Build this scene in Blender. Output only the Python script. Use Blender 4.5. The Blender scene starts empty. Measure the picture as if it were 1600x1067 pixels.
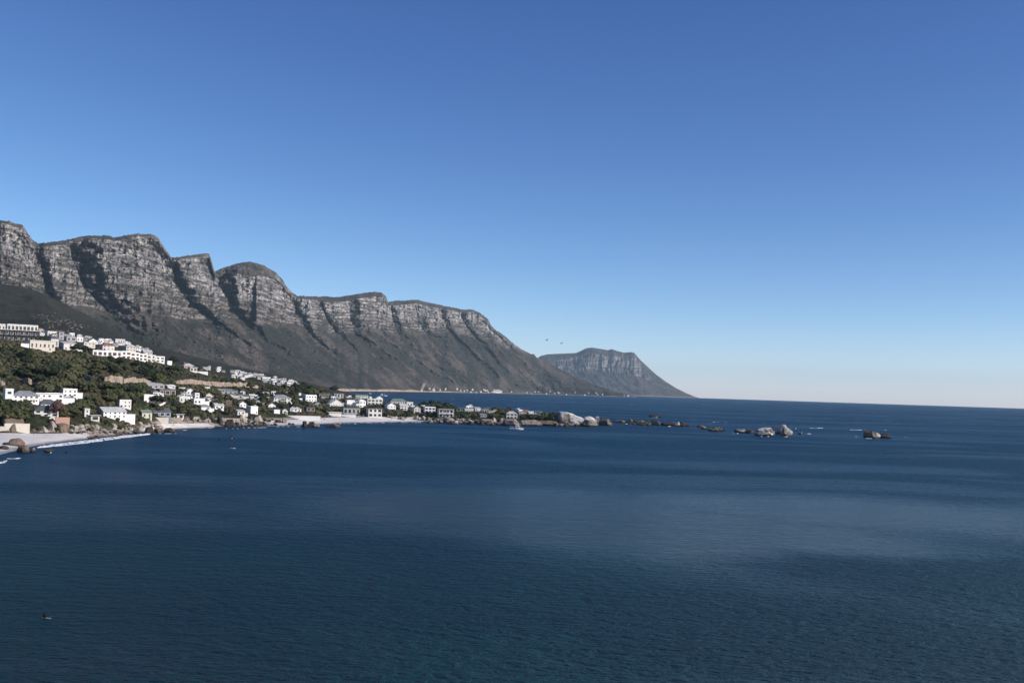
import bpy, math, random
import numpy as np
from mathutils import Vector, Matrix

random.seed(7)
rng = np.random.default_rng(11)
scene = bpy.context.scene
COL = scene.collection
R_EARTH = 6371000.0

# ------------------------------------------------------------------ camera
EYE = 44.0
FPX = 1716.0                      # focal length in pixels of the 1600 px wide photograph
PITCH, ROLL = math.atan(72.5 / FPX), math.radians(1.8)
CAM_R = Matrix.Rotation(math.pi / 2 + PITCH, 3, 'X') @ Matrix.Rotation(ROLL, 3, 'Z')
cam_data = bpy.data.cameras.new('camera')
cam_data.sensor_width = 36.0
cam_data.lens = 36.0 * FPX / 1600.0
cam_data.clip_start = 1.0
cam_data.clip_end = 120000.0
cam = bpy.data.objects.new('camera', cam_data)
COL.objects.link(cam)
cam.location = (0, 0, EYE)
cam.rotation_euler = CAM_R.to_euler()
scene.camera = cam

# ------------------------------------------------------------------ sky and sun
SUN_DIR = Vector((0.85, -0.24, 0.47)).normalized()
SUN_EL = math.asin(SUN_DIR.z)
SUN_ROT = math.atan2(SUN_DIR.x, SUN_DIR.y)
world = bpy.data.worlds.new('World')
scene.world = world
world.use_nodes = True
wn = world.node_tree
wn.nodes.clear()
w_out = wn.nodes.new('ShaderNodeOutputWorld')
w_bg = wn.nodes.new('ShaderNodeBackground')
w_sky = wn.nodes.new('ShaderNodeTexSky')
w_sky.sky_type = 'NISHITA'
w_sky.sun_disc = False
w_sky.sun_elevation = SUN_EL
w_sky.sun_rotation = SUN_ROT
w_sky.altitude = 0.0
w_sky.air_density = 0.5
w_sky.dust_density = 0.25
w_sky.ozone_density = 8.0
w_bg.inputs['Strength'].default_value = 0.145
w_sep = wn.nodes.new('ShaderNodeSeparateColor')
w_com = wn.nodes.new('ShaderNodeCombineColor')
wn.links.new(w_sky.outputs['Color'], w_sep.inputs[0])
for ch, (gain, gam) in enumerate([(4.55, 1.55), (1.92, 1.32), (1.08, 0.97)]):   # even grade of the whole sky: clear, deep blue air
    s1 = wn.nodes.new('ShaderNodeMath')
    s1.operation = 'POWER'
    s1.inputs[1].default_value = gam
    wn.links.new(w_sep.outputs[ch], s1.inputs[0])
    s2 = wn.nodes.new('ShaderNodeMath')
    s2.operation = 'MULTIPLY'
    s2.inputs[1].default_value = gain * 0.145 ** (gam - 1)
    wn.links.new(s1.outputs[0], s2.inputs[0])
    wn.links.new(s2.outputs[0], w_com.inputs[ch])
wn.links.new(w_com.outputs[0], w_bg.inputs['Color'])
wn.links.new(w_bg.outputs['Background'], w_out.inputs['Surface'])

sun_data = bpy.data.lights.new('sun', 'SUN')
sun_data.energy = 5.0
sun_data.angle = math.radians(0.5)
sun_data.color = (1.0, 0.955, 0.90)
sun = bpy.data.objects.new('sun', sun_data)
COL.objects.link(sun)
sun.rotation_euler = SUN_DIR.to_track_quat('Z', 'Y').to_euler()
sun.location = (300, -100, 400)

scene.view_settings.view_transform = 'Standard'
scene.view_settings.look = 'None'
scene.view_settings.exposure = 0.0
scene.view_settings.gamma = 1.0
scene.view_settings.use_curve_mapping = False
scene.render.engine = 'CYCLES'
scene.cycles.use_denoising = True
scene.cycles.max_bounces = 5
scene.cycles.diffuse_bounces = 2
scene.cycles.glossy_bounces = 3
scene.cycles.volume_bounces = 0
scene.cycles.sample_clamp_indirect = 4.0

# ------------------------------------------------------------------ numbers
CR = np.array(CAM_R)


def ray(u, v):
    d = np.stack([(np.asarray(u, float) - 800.0) / FPX, (533.5 - np.asarray(v, float)) / FPX, -np.ones_like(np.asarray(u, float))], -1)
    return d @ CR.T


def az_el(u, v):
    """azimuth (radians, + to the right) and tangent of the elevation of a sight line"""
    d = ray(u, v)
    h = np.hypot(d[..., 0], d[..., 1])
    return np.arctan2(d[..., 0], d[..., 1]), d[..., 2] / h


def project(x, y, z):
    p = np.stack([x, y, z - EYE], -1) @ CR
    return 800.0 + FPX * p[..., 0] / -p[..., 2], 533.5 - FPX * p[..., 1] / -p[..., 2]


def drop(r):
    return r * r / (2 * R_EARTH)


def smooth(a, b, x):
    t = np.clip((x - a) / (b - a), 0, 1)
    return t * t * (3 - 2 * t)


def _hash(ix, iy, iz, seed):
    h = (ix.astype(np.int64) * 374761393 + iy.astype(np.int64) * 668265263 + iz.astype(np.int64) * 2147483647 + seed * 1274126177) & 0xffffffff
    h = ((h ^ (h >> 13)) * 1274126177) & 0xffffffff
    h = ((h ^ (h >> 15)) * 2246822519) & 0xffffffff
    return ((h ^ (h >> 16)) & 0xffff) / 65535.0


def noise(x, y, z=None, seed=0):
    """value noise in -1..1"""
    x = np.asarray(x, float)
    y = np.asarray(y, float)
    x, y = np.broadcast_arrays(x, y)
    z = np.zeros_like(x) if z is None else np.broadcast_to(np.asarray(z, float), x.shape)
    ix, iy, iz = np.floor(x), np.floor(y), np.floor(z)
    fx, fy, fz = x - ix, y - iy, z - iz
    fx, fy, fz = [f * f * f * (f * (f * 6 - 15) + 10) for f in (fx, fy, fz)]
    r = 0
    for dx in (0, 1):
        for dy in (0, 1):
            for dz in (0, 1):
                w = (fx if dx else 1 - fx) * (fy if dy else 1 - fy) * (fz if dz else 1 - fz)
                r = r + w * _hash(ix + dx, iy + dy, iz + dz, seed)
    return r * 2 - 1


def fbm(x, y, z=None, seed=0, octaves=4, gain=0.5, lac=2.03):
    r, a, s = 0, 1.0, 0
    for i in range(octaves):
        k = lac ** i
        r = r + a * noise(np.asarray(x) * k, np.asarray(y) * k, None if z is None else np.asarray(z) * k, seed + 17 * i)
        s += a
        a *= gain
    return r / s


def ridged(x, y, z=None, seed=0, octaves=4, gain=0.5, lac=2.07):
    r, a, s = 0, 1.0, 0
    for i in range(octaves):
        k = lac ** i
        r = r + a * (1 - np.abs(noise(np.asarray(x) * k, np.asarray(y) * k, None if z is None else np.asarray(z) * k, seed + 31 * i)) * 1.6)
        s += a
        a *= gain
    return r / s


# ------------------------------------------------------------------ materials
def material(name):
    m = bpy.data.materials.new(name)
    m.use_nodes = True
    nt = m.node_tree
    b = nt.nodes['Principled BSDF']
    return m, nt, b


class NT:
    """small wrapper: node graph by nested calls"""
    def __init__(self, nt):
        self.nt = nt

    def _in(self, sock, v):
        if isinstance(v, bpy.types.NodeSocket):
            self.nt.links.new(v, sock)
        elif isinstance(v, (tuple, list)) and sock.type == 'RGBA' and len(v) == 3:
            sock.default_value = (*v, 1)
        else:
            sock.default_value = v

    def pos(self):
        return self.nt.nodes.new('ShaderNodeNewGeometry').outputs['Position']

    def normal(self):
        return self.nt.nodes.new('ShaderNodeNewGeometry').outputs['Normal']

    def obj_random(self):
        return self.nt.nodes.new('ShaderNodeObjectInfo').outputs['Random']

    def attr(self, name):
        n = self.nt.nodes.new('ShaderNodeAttribute')
        n.attribute_name = name
        return n.outputs['Fac']

    def mapv(self, v, scale=(1, 1, 1), rot=(0, 0, 0)):
        n = self.nt.nodes.new('ShaderNodeMapping')
        self._in(n.inputs['Vector'], v)
        n.inputs['Scale'].default_value = scale
        n.inputs['Rotation'].default_value = rot
        return n.outputs['Vector']

    def noise(self, v, scale, detail=3.0, rough=0.55, dist=0.0):
        n = self.nt.nodes.new('ShaderNodeTexNoise')
        self._in(n.inputs['Vector'], v)
        n.inputs['Scale'].default_value = scale
        n.inputs['Detail'].default_value = detail
        n.inputs['Roughness'].default_value = rough
        n.inputs['Distortion'].default_value = dist
        return n.outputs['Fac']

    def voronoi(self, v, scale, out='Distance', feature='F1'):
        n = self.nt.nodes.new('ShaderNodeTexVoronoi')
        n.feature = feature
        self._in(n.inputs['Vector'], v)
        n.inputs['Scale'].default_value = scale
        return n.outputs[out]

    def sep(self, v):
        n = self.nt.nodes.new('ShaderNodeSeparateXYZ')
        self._in(n.inputs[0], v)
        return n.outputs

    def math(self, op, a, b=0.0, c=None):
        n = self.nt.nodes.new('ShaderNodeMath')
        n.operation = op
        self._in(n.inputs[0], a)
        self._in(n.inputs[1], b)
        if c is not None:
            self._in(n.inputs[2], c)
        return n.outputs[0]

    def ramp(self, f, a, b, lo=0.0, hi=1.0):
        n = self.nt.nodes.new('ShaderNodeMapRange')
        n.interpolation_type = 'SMOOTHSTEP'
        self._in(n.inputs[0], f)
        n.inputs[1].default_value, n.inputs[2].default_value = a, b
        self._in(n.inputs[3], lo)
        self._in(n.inputs[4], hi)
        return n.outputs[0]

    def mix(self, f, a, b, blend='MIX'):
        n = self.nt.nodes.new('ShaderNodeMix')
        n.data_type = 'RGBA'
        n.blend_type = blend
        self._in(n.inputs[0], f)
        self._in(n.inputs[6], a)
        self._in(n.inputs[7], b)
        return n.outputs[2]

    def bump(self, h, strength=1.0, distance=1.0, normal=None):
        n = self.nt.nodes.new('ShaderNodeBump')
        n.inputs['Strength'].default_value = strength
        self._in(n.inputs['Distance'], distance)
        self._in(n.inputs['Height'], h)
        if normal is not None:
            self._in(n.inputs['Normal'], normal)
        return n.outputs['Normal']

    def link(self, a, b):
        self.nt.links.new(a, b)


def flat_mat(name, col, rough=0.8, var=0.12, scale=0.5, spec=0.3, per_object=0.0):
    m, nt, b = material(name)
    g = NT(nt)
    n = g.noise(g.pos(), scale, 5.0, 0.65)
    f = g.ramp(n, 0.3, 0.7)
    lo = tuple(c * (1 - var) for c in col)
    hi = tuple(min(1, c * (1 + var)) for c in col)
    c = g.mix(f, lo, hi)
    if per_object:
        c = g.mix(g.obj_random(), g.mix(1.0, c, (1 - per_object,) * 3, 'MULTIPLY'), c)
    g.link(c, b.inputs['Base Color'])
    b.inputs['Roughness'].default_value = rough
    b.inputs['Specular IOR Level'].default_value = spec
    return m


# ------------------------------------------------------------------ objects
def tag(o, label=None, cat=None, group=None, kind=None):
    if label:
        o['label'] = label
    if cat:
        o['category'] = cat
    if group:
        o['group'] = group
    if kind:
        o['kind'] = kind
    return o


def mesh_np(name, verts, faces, mats=(), smooth_shade=False, mat_idx=None):
    """verts (n,3) array; faces (m,3|4) array or list of index lists"""
    me = bpy.data.meshes.new(name)
    if isinstance(faces, np.ndarray):
        k = faces.shape[1]
        me.vertices.add(len(verts))
        me.vertices.foreach_set('co', np.ascontiguousarray(verts, np.float32).ravel())
        me.loops.add(faces.size)
        me.loops.foreach_set('vertex_index', np.ascontiguousarray(faces, np.int32).ravel())
        me.polygons.add(len(faces))
        me.polygons.foreach_set('loop_start', np.arange(0, faces.size, k, dtype=np.int32))
        me.polygons.foreach_set('loop_total', np.full(len(faces), k, np.int32))
        me.update(calc_edges=True)
    else:
        me.from_pydata([tuple(v) for v in verts], [], faces)
    for m in mats:
        me.materials.append(m)
    if mat_idx is not None:
        me.polygons.foreach_set('material_index', np.asarray(mat_idx, np.int32))
    me.polygons.foreach_set('use_smooth', np.full(len(me.polygons), smooth_shade, bool))
    me.validate()
    return me


def link(name, me, parent=None, loc=None, rot=None, scale=None):
    o = bpy.data.objects.new(name, me)
    COL.objects.link(o)
    if parent is not None:
        o.parent = parent
    if loc is not None:
        o.location = loc
    if rot is not None:
        o.rotation_euler = rot
    if scale is not None:
        o.scale = scale
    return o


def grid_faces(nr, nc, wrap=False):
    i = np.arange(nr - 1)[:, None]
    j = np.arange(nc if wrap else nc - 1)[None, :]
    j2 = (j + 1) % nc
    f = np.stack([i * nc + j, i * nc + j2, (i + 1) * nc + j2, (i + 1) * nc + j], -1)
    return f.reshape(-1, 4)
# ================================================================== SEA
def sea_point(u, v, z=0.0):
    d = ray(u, v)
    t = (z - EYE) / d[..., 2]
    return d[..., 0] * t, d[..., 1] * t


def sea_material():
    m, nt, b = material('sea_water')
    g = NT(nt)
    p = g.pos()
    wob = nt.nodes.new('ShaderNodeTexNoise')
    wob.inputs['Scale'].default_value = 0.012
    wob.inputs['Detail'].default_value = 5.0
    wob.inputs['Roughness'].default_value = 0.6
    nt.links.new(p, wob.inputs['Vector'])
    va = nt.nodes.new('ShaderNodeVectorMath')
    va.operation = 'MULTIPLY_ADD'
    nt.links.new(wob.outputs['Color'], va.inputs[0])
    va.inputs[1].default_value = (70, 70, 0)
    va.inputs[2].default_value = (-35, -35, 0)
    vb = nt.nodes.new('ShaderNodeVectorMath')
    vb.operation = 'ADD'
    nt.links.new(p, vb.inputs[0])
    nt.links.new(va.outputs[0], vb.inputs[1])
    pw = vb.outputs[0]

    def zone(u, v, rx, ry, rot=0.0, soft=0.5):
        """a wind patch on the water: 1 inside, 0 outside, ragged edge"""
        x, y = sea_point(u, v)
        n = nt.nodes.new('ShaderNodeMapping')
        n.vector_type = 'TEXTURE'
        nt.links.new(pw, n.inputs['Vector'])
        n.inputs['Location'].default_value = (float(x), float(y), 0)
        n.inputs['Rotation'].default_value = (0, 0, rot)
        n.inputs['Scale'].default_value = (rx, ry, 1e6)
        ln = nt.nodes.new('ShaderNodeVectorMath')
        ln.operation = 'LENGTH'
        nt.links.new(n.outputs[0], ln.inputs[0])
        return g.ramp(ln.outputs['Value'], 1.0 - soft, 1.0 + soft, 1.0, 0.0)

    # waves: long crests roughly across the view, swell from the open sea
    w1 = g.noise(g.mapv(p, (0.03, 0.085, 0), (0, 0, math.radians(-12))), 1.0, 2.0, 0.5)
    w2 = g.noise(g.mapv(p, (0.17, 0.31, 0), (0, 0, math.radians(14))), 1.0, 3.0, 0.6, 0.5)
    w3 = g.noise(g.mapv(p, (0.52, 0.85, 0), (0, 0, math.radians(-24))), 1.0, 4.0, 0.62, 0.4)
    patch = g.noise(g.mapv(p, (0.0030, 0.0075, 0), (0, 0, 0.25)), 1.0, 4.0, 0.55, 0.8)
    calm = g.ramp(patch, 0.40, 0.60)                        # 0 ruffled .. 1 lighter water
    lit = [zone(1060, 835, 95, 95, 0.1, 0.45), zone(840, 790, 90, 90, 0.0, 0.6), zone(690, 800, 60, 50, 0.1, 0.6), zone(1250, 890, 48, 36, 0.2, 0.4), zone(1330, 800, 120, 80, 0, 0.6)]
    dim = [zone(1570, 900, 70, 34, 0.0, 0.35), zone(430, 850, 70, 24, -0.1, 0.5), zone(760, 945, 120, 52, -0.12, 0.5), zone(200, 900, 90, 60, 0.1, 0.6), zone(700, 705, 110, 40, 0, 0.5), zone(1150, 980, 75, 24, -0.15, 0.5), zone(1560, 725, 330, 60, 0, 0.5)]
    f = g.math('MULTIPLY', calm, 0.55)
    for k in lit:
        f = g.math('MAXIMUM', f, k)
    for k in dim:
        f = g.math('MULTIPLY', f, g.math('SUBTRACT', 1.0, g.math('MULTIPLY', k, 0.97)))
    h = g.math('ADD', g.math('MULTIPLY', w1, 1.5), g.math('ADD', g.math('MULTIPLY', w2, 2.5), g.math('MULTIPLY', w3, 1.5)))
    nrm = g.bump(h, 1.0, g.math('SUBTRACT', 1.7, g.math('MULTIPLY', f, 0.6)))
    shoal = g.ramp(g.noise(g.mapv(p, (0.010, 0.010, 0)), 1.0, 3.0), 0.4, 0.65)
    body = g.mix(shoal, (0.0003, 0.0190, 0.0290), (0.0004, 0.0290, 0.0330))
    body = g.mix(g.ramp(g.attr('open_sea'), 0.405, 0.46), body, g.mix(shoal, (0.0003, 0.0330, 0.0720), (0.0004, 0.0370, 0.0740)))  # bluer water farther out, partly sky reflection put into the colour
    g.link(body, b.inputs['Base Color'])
    g.link(g.math('SUBTRACT', g.attr('open_sea'), g.math('MULTIPLY', f, 0.20)), b.inputs['Roughness'])
    b.inputs['Specular Tint'].default_value = (0.32, 0.88, 1.0, 1)
    b.inputs['IOR'].default_value = 1.333
    b.inputs['Specular IOR Level'].default_value = 0.24
    g.link(nrm, b.inputs['Normal'])
    return m


def build_sea():
    rad = np.concatenate([[0.0, 30, 60, 90], np.geomspace(120, 42000, 190)])
    th = np.concatenate([np.linspace(-0.62, 0.62, 260), np.linspace(0.62, 2 * math.pi - 0.62, 60)[1:-1]])
    r, t = np.meshgrid(rad, th, indexing='ij')
    v = np.stack([r * np.sin(t), r * np.cos(t), -drop(r)], -1).reshape(-1, 3)
    f = grid_faces(len(rad), len(th), True)[:, ::-1]
    me = mesh_np('sea', v, f, [sea_material()], True)
    a = me.attributes.new('open_sea', 'FLOAT', 'POINT')     # sheltered water in the bay is smoother than the open sea
    a.data.foreach_set('value', np.interp(r, [150, 300, 700, 1500], [0.40, 0.42, 0.45, 0.47]).astype(np.float32).ravel())
    tag(link('sea', me), kind='structure')


build_sea()
# ================================================================== MOUNTAINS
SIL = np.array([(-150, 372), (-100, 360), (-50, 350), (-20, 347), (0, 345), (14, 345), (22, 349), (36, 352), (41, 360), (50, 374), (60, 381), (75, 379), (100, 376), (130, 369),
    (155, 368), (170, 368), (178, 372), (195, 368), (215, 365), (235, 366), (247, 371), (255, 384), (263, 396), (268, 403), (290, 400),
    (318, 396.5), (327, 396), (329, 403), (332, 413), (336, 424), (345, 420), (360, 415), (372, 411), (386, 409), (400, 411), (412, 415), (422, 420),
    (432, 427), (441, 436), (448, 448), (456, 456), (464, 462), (480, 463), (500, 463), (530, 464), (555, 460), (570, 457), (585, 456),
    (597, 457), (603, 463), (606, 471), (622, 470), (640, 469), (650, 468), (665, 472), (700, 479), (720, 483), (738, 484), (752, 490),
    (762, 498), (768, 509), (772, 514), (785, 522), (800, 535), (815, 546), (829, 553), (834, 553), (838, 558), (870, 574), (900, 590),
    (930, 601), (960, 611), (985, 617.5), (994, 620.5)], float)
UPX = 1.0 / FPX                                             # radians per photo pixel, nearly


def rock_material(name, hazy=0.0):
    m, nt, b = material(name)
    g = NT(nt)
    p = g.pos()
    z = g.sep(p)[2]
    nz = g.sep(g.normal())[2]
    rock = g.attr('rock')
    # strata: thin beds, wavy along the range
    warp = g.noise(g.mapv(p, (0.004, 0.004, 0.004)), 1.0, 3.0)
    beds = g.noise(g.mapv(p, (0.0035, 0.0035, 0.055)), 1.0, 4.0, 0.65, 0.5)
    cracks = g.noise(g.mapv(p, (0.030, 0.030, 0.014)), 1.0, 5.0, 0.7, 0.4)
    blot = g.noise(p, 0.012, 5.0, 0.65)
    fine = g.noise(p, 0.06, 4.0, 0.7)
    c = g.mix(g.ramp(blot, 0.35, 0.65), (0.22, 0.21, 0.205), (0.52, 0.49, 0.46))
    c = g.mix(g.ramp(beds, 0.42, 0.52), g.mix(1.0, c, (0.36, 0.34, 0.34), 'MULTIPLY'), c)
    c = g.mix(g.ramp(cracks, 0.33, 0.42), (0.07, 0.066, 0.066), c)
    c = g.mix(g.ramp(fine, 0.40, 0.56), g.mix(1.0, c, (0.52, 0.52, 0.53), 'MULTIPLY'), c)
    low = g.mix(g.ramp(beds, 0.44, 0.54), (0.075, 0.066, 0.060), (0.28, 0.245, 0.22))
    low = g.mix(g.ramp(fine, 0.40, 0.58), g.mix(1.0, low, (0.40, 0.40, 0.40), 'MULTIPLY'), low)
    c = g.mix(g.ramp(g.attr('upper'), 0.0, 1.0, 0.75, 0.0), c, low)
    # iron stained beds low in the cliffs
    och = g.math('MULTIPLY', g.attr('ochre'), g.ramp(g.noise(g.mapv(p, (0.004, 0.004, 0.03)), 1.0, 3.0), 0.45, 0.62))
    c = g.mix(g.math('MULTIPLY', och, 0.55), c, (0.23, 0.15, 0.105))
    # ledges carry scrub
    ledge = g.ramp(g.math('ADD', nz, g.math('MULTIPLY', fine, 0.25)), 0.66, 0.86)
    c = g.mix(g.math('MULTIPLY', ledge, 0.9), c, (0.045, 0.047, 0.038))
    c = g.mix(g.math('MULTIPLY', g.attr('ledge'), 0.85), c, (0.050, 0.050, 0.040))
    # scrub slopes
    s1 = g.noise(p, 0.0042, 5.0, 0.62)
    s2 = g.noise(p, 0.035, 5.0, 0.72)
    s = g.mix(g.ramp(s1, 0.38, 0.60), (0.052, 0.049, 0.041), (0.142, 0.118, 0.103))
    s = g.mix(g.ramp(s2, 0.38, 0.66), g.mix(1.0, s, (0.45, 0.47, 0.47), 'MULTIPLY'), s)
    s = g.mix(g.ramp(g.noise(p, 0.11, 4.0, 0.75), 0.40, 0.60), g.mix(1.0, s, (0.55, 0.58, 0.55), 'MULTIPLY'), g.mix(1.0, s, (1.2, 1.15, 1.1), 'MULTIPLY'))
    s = g.mix(g.math('MULTIPLY', g.attr('green'), 0.75), s, (0.020, 0.026, 0.019))
    scree = g.ramp(g.math('ADD', g.noise(p, 0.009, 5.0, 0.75), g.math('MULTIPLY', fine, 0.3)), 0.78, 0.90)
    s = g.mix(g.math('MULTIPLY', scree, 0.7), s, (0.19, 0.165, 0.15))
    sand = g.attr('sand')
    s = g.mix(sand, s, g.mix(g.ramp(fine, 0.35, 0.6), (0.20, 0.14, 0.10), (0.46, 0.36, 0.28)))
    c = g.mix(rock, s, c)
    g.link(c, b.inputs['Base Color'])
    b.inputs['Roughness'].default_value = 0.95
    b.inputs['Specular IOR Level'].default_value = 0.1
    hgt = g.math('ADD', g.math('MULTIPLY', g.math('MULTIPLY', cracks, rock), 10.0), g.math('MULTIPLY', g.noise(p, 0.05, 5.0, 0.75), 9.0))
    g.link(g.bump(hgt, 1.0, 1.0), b.inputs['Normal'])
    return m


def set_attr(me, name, arr):
    a = me.attributes.new(name, 'FLOAT', 'POINT')
    a.data.foreach_set('value', np.ascontiguousarray(arr, np.float32).ravel())


EDGES = [   # right-hand edges of the buttresses, top to foot: points, how far the next wall stands back, shaded flank share
    ([(-75, 352), (-70, 420), (-50, 470), (0, 520)], 150, 0.30),
    ([(60, 380), (62, 408), (66, 430), (71, 453), (86, 478), (112, 502), (160, 540)], 170, 0.30),
    ([(108, 376), (111, 402), (126, 436), (128, 446), (141, 460), (161, 480), (178, 500), (206, 526), (250, 565)], 270, 0.38),
    ([(257, 384), (262, 399), (270, 425), (277, 446), (292, 466), (307, 483), (332, 502), (364, 524), (420, 560)], 300, 0.34),
    ([(328, 398), (333, 414), (338, 430), (342, 445), (353, 463), (370, 494), (402, 522), (450, 562)], 300, 0.26),
    ([(446, 442), (456, 457), (461, 472), (465, 490), (470, 506), (486, 524), (540, 570)], 230, 0.40),
    ([(500, 464), (505, 480), (513, 500), (528, 518), (560, 550)], 80, 0.35),
    ([(540, 463), (545, 480), (547, 500), (553, 520), (575, 555)], 150, 0.40),
    ([(601, 458), (606, 471), (611, 488), (613, 500), (619, 518), (650, 560)], 170, 0.35),
    ([(648, 468), (651, 485), (656, 500), (663, 516), (690, 555)], 80, 0.40),
    ([(688, 477), (689, 490), (694, 505), (703, 518), (730, 560)], 100, 0.35),
    ([(721, 483), (721, 495), (726, 506), (737, 522), (770, 560)], 170, 0.30),
    ([(764, 499), (772, 514), (786, 531), (812, 556), (860, 590)], 60, 0.5),
    ([(900, 590), (930, 600), (960, 612)], 60, 0.5),
]


def build_range():
    sa, se = az_el(SIL[:, 0], SIL[:, 1])
    def az_of(u):
        return az_el(np.asarray(u, float), np.full(np.shape(u), 600.0))[0]
    ncol = 1300
    az = np.linspace(az_of(-140), az_of(994), ncol)
    r_rows = np.concatenate([np.linspace(-0.05, 0.0, 3), np.linspace(0, 0.5, 100)[1:], np.linspace(0.5, 1.0, 210)[1:]])
    R, A = np.meshgrid(r_rows, az, indexing='ij')
    U0 = np.broadcast_to(800 + FPX * np.tan(az), R.shape)
    kd = np.array([(-150, 3900, 4900), (0, 3900, 5200), (240, 4300, 6000), (400, 5000, 7000), (530, 5950, 8300), (600, 6900, 8900), (700, 8400, 10000),
                   (760, 9200, 10700), (850, 10600, 11700), (930, 10800, 11600), (996, 10900, 11150)], float)
    Db, Dr = np.interp(U0, kd[:, 0], kd[:, 1]), np.interp(U0, kd[:, 0], kd[:, 2])
    su = 800 + FPX * np.tan(sa)
    e_sil = np.interp(U0, su, se)
    e_sil = e_sil + (0.9 * fbm(U0 / 5.0, 0 * U0, seed=19, octaves=3, gain=0.6) + 0.5 * noise(U0 / 2.0, 0 * U0, seed=20)) / FPX * smooth(860, 780, U0)   # broken skyline
    e_base = -(EYE + drop(Db)) / Db
    E = e_base + (e_sil - e_base) * np.clip(R, 0, 1)
    # where each point stands in the photograph (only used to lay the drawn relief out)
    PU, PV = project(Dr * np.sin(A), Dr * np.cos(A), EYE + E * Dr)
    cb_pts = np.array([(-100, 438), (0, 446), (40, 455), (60, 462), (100, 474), (140, 484), (200, 490), (250, 494), (300, 499), (340, 497), (380, 503), (430, 508), (470, 509),
                       (520, 517), (600, 517), (660, 517), (710, 514), (770, 529), (800, 545), (830, 566), (900, 600), (990, 620)], float)
    v_cb = np.interp(PU, cb_pts[:, 0], cb_pts[:, 1]) + 5 * fbm(PU / 22, 0 * PU, seed=30, octaves=3)
    v_sil = np.interp(PU, SIL[:, 0], SIL[:, 1])
    v_base = 606 + 0.0314 * (PU - 800) + 10
    cliffy = smooth(835, 780, PU)
    # sawtooth of buttresses
    X = np.stack([np.interp(PV, [p[1] for p in e[0]], [p[0] for p in e[0]]) for e in EDGES])
    X = X + (2.2 * fbm(PU / 12, PV / 12, seed=31, octaves=4))[None]
    stand = np.zeros_like(R)
    flank = np.zeros_like(R)
    gully = np.zeros_like(R)
    for k in range(len(EDGES) - 1):
        inside = (PU >= X[k]) & (PU < X[k + 1])
        wdt = np.maximum(X[k + 1] - X[k], 8)
        f = np.clip((PU - X[k]) / wdt, 0, 1)
        J, f0 = EDGES[k][1], EDGES[k][2]
        rise = 1 - smooth(0.0, f0, f * 1.2 + 0.24 * fbm(PU / 13, PV / 8, seed=33, octaves=4))
        off = 0.72 * J * rise + 0.50 * J * np.clip((f - f0) / (1 - f0), 0, 1) ** 1.5
        stand = np.where(inside, off, stand)
        flank = np.where(inside, 1 - smooth(0.5 * f0, f0, f), flank)
        gully = np.where(inside, np.maximum(np.exp(-((PU - X[k]) / 9.0) ** 2), 0), gully)
    d_cliff = (v_cb - PV)                                   # photo pixels above the cliff foot
    x = np.clip(d_cliff / np.maximum(v_cb - v_sil - np.interp(PU, [0, 60, 130, 215, 300, 345, 390, 430, 470, 540, 590, 700, 760], [3, 5, 7, 4, 3, 6, 22, 10, 4, 8, 7, 5, 3]), 8), 0, 1)
    low = np.exp(-np.clip(-d_cliff, 0, None) / 24.0)        # relief dies out down the scrub slope
    stand = stand * low * cliffy * (1 - smooth(0.90, 1.0, R) * 0.75)
    # base profile: run-out of scrub slope, cliff, top
    c0, c1 = 0.64, 0.79
    tt = np.linspace(0, 1, 60)
    q_cb = np.clip((v_base - v_cb) / np.maximum(v_base - v_sil, 1), 0.15, 0.97)
    q = np.clip((v_base - PV) / np.maximum(v_base - v_sil, 1), 0, 1)
    T_low = c0 * np.interp(np.clip(q / q_cb, 0, 1), 0.32 * tt + 0.68 * tt ** 1.7, tt)
    bed = 10.0
    xs = x * bed + 0.30 * fbm(PU / 40, PV / 60, seed=21, octaves=3) + 0.012 * (PU % 400)
    fl = np.floor(xs)
    stair = (fl + smooth(0.62 + 0.2 * noise(fl * 3.7, PU / 60, seed=4), 0.97, xs - fl)) / bed
    stair = np.clip(stair, 0, 1.1)
    xb = np.interp(0.30 * x + 0.70 * stair, [0, 0.5, 1.0], [0, 0.66, 1.0])
    T = np.where(d_cliff < 0, T_low, c0 + (c1 - c0) * xb)
    top = smooth(0.985, 1.0, x) * np.clip(1 - (PV - v_sil) / np.maximum((v_cb - v_sil) * 0.3, 3), 0, 1)
    T = np.where((d_cliff > 0) & (x >= 1), c1 + (1 - c1) * np.clip(top, 0, 1), T)
    T = np.where(PU > 800, np.where(cliffy < 0.02, np.clip(q, 0, 1) ** 0.8, T), T)
    b_ = smooth(785, 840, PU)
    T = T * (1 - b_) + b_ * np.interp(q, 0.35 * tt + 0.65 * tt ** 1.5, tt)
    D = Db + (Dr - Db) * T + stand
    # crags
    m_c = cliffy * smooth(-6, 4, d_cliff) * (1 - 0.6 * smooth(0.93, 1.0, R))
    sc = D / 6500.0
    D = D - sc * m_c * (48 * (ridged(PU / 19, PV / 22, seed=5, octaves=3) - 0.45) + 19 * (ridged(PU / 7, PV / 9, seed=6, octaves=3) - 0.45)
                        + 17 * fbm(PU / 5.5, PV / 2.6, seed=9, octaves=3) + 9 * fbm(PU / 1.8, PV / 1.6, seed=10, octaves=2))
    # scrub slopes: spurs and ravines run down to the right
    m_s = (1 - smooth(-10, 4, d_cliff)) * smooth(0.02, 0.15, R) * (1 - smooth(0.9, 1.0, R))
    wg = PU - 1.45 * (PV - v_cb) + 5 * fbm(PU / 30, PV / 30, seed=12, octaves=3)
    gul = ridged(wg / 30, PV / 90, seed=13, octaves=4, gain=0.45)
    D = D - sc * m_s * (66 * (gul - 0.5) + 48 * fbm(PU / 16, PV / 9, seed=14, octaves=4, gain=0.6) + 16 * fbm(PU / 3.5, PV / 2.2, seed=15, octaves=3))
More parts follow.
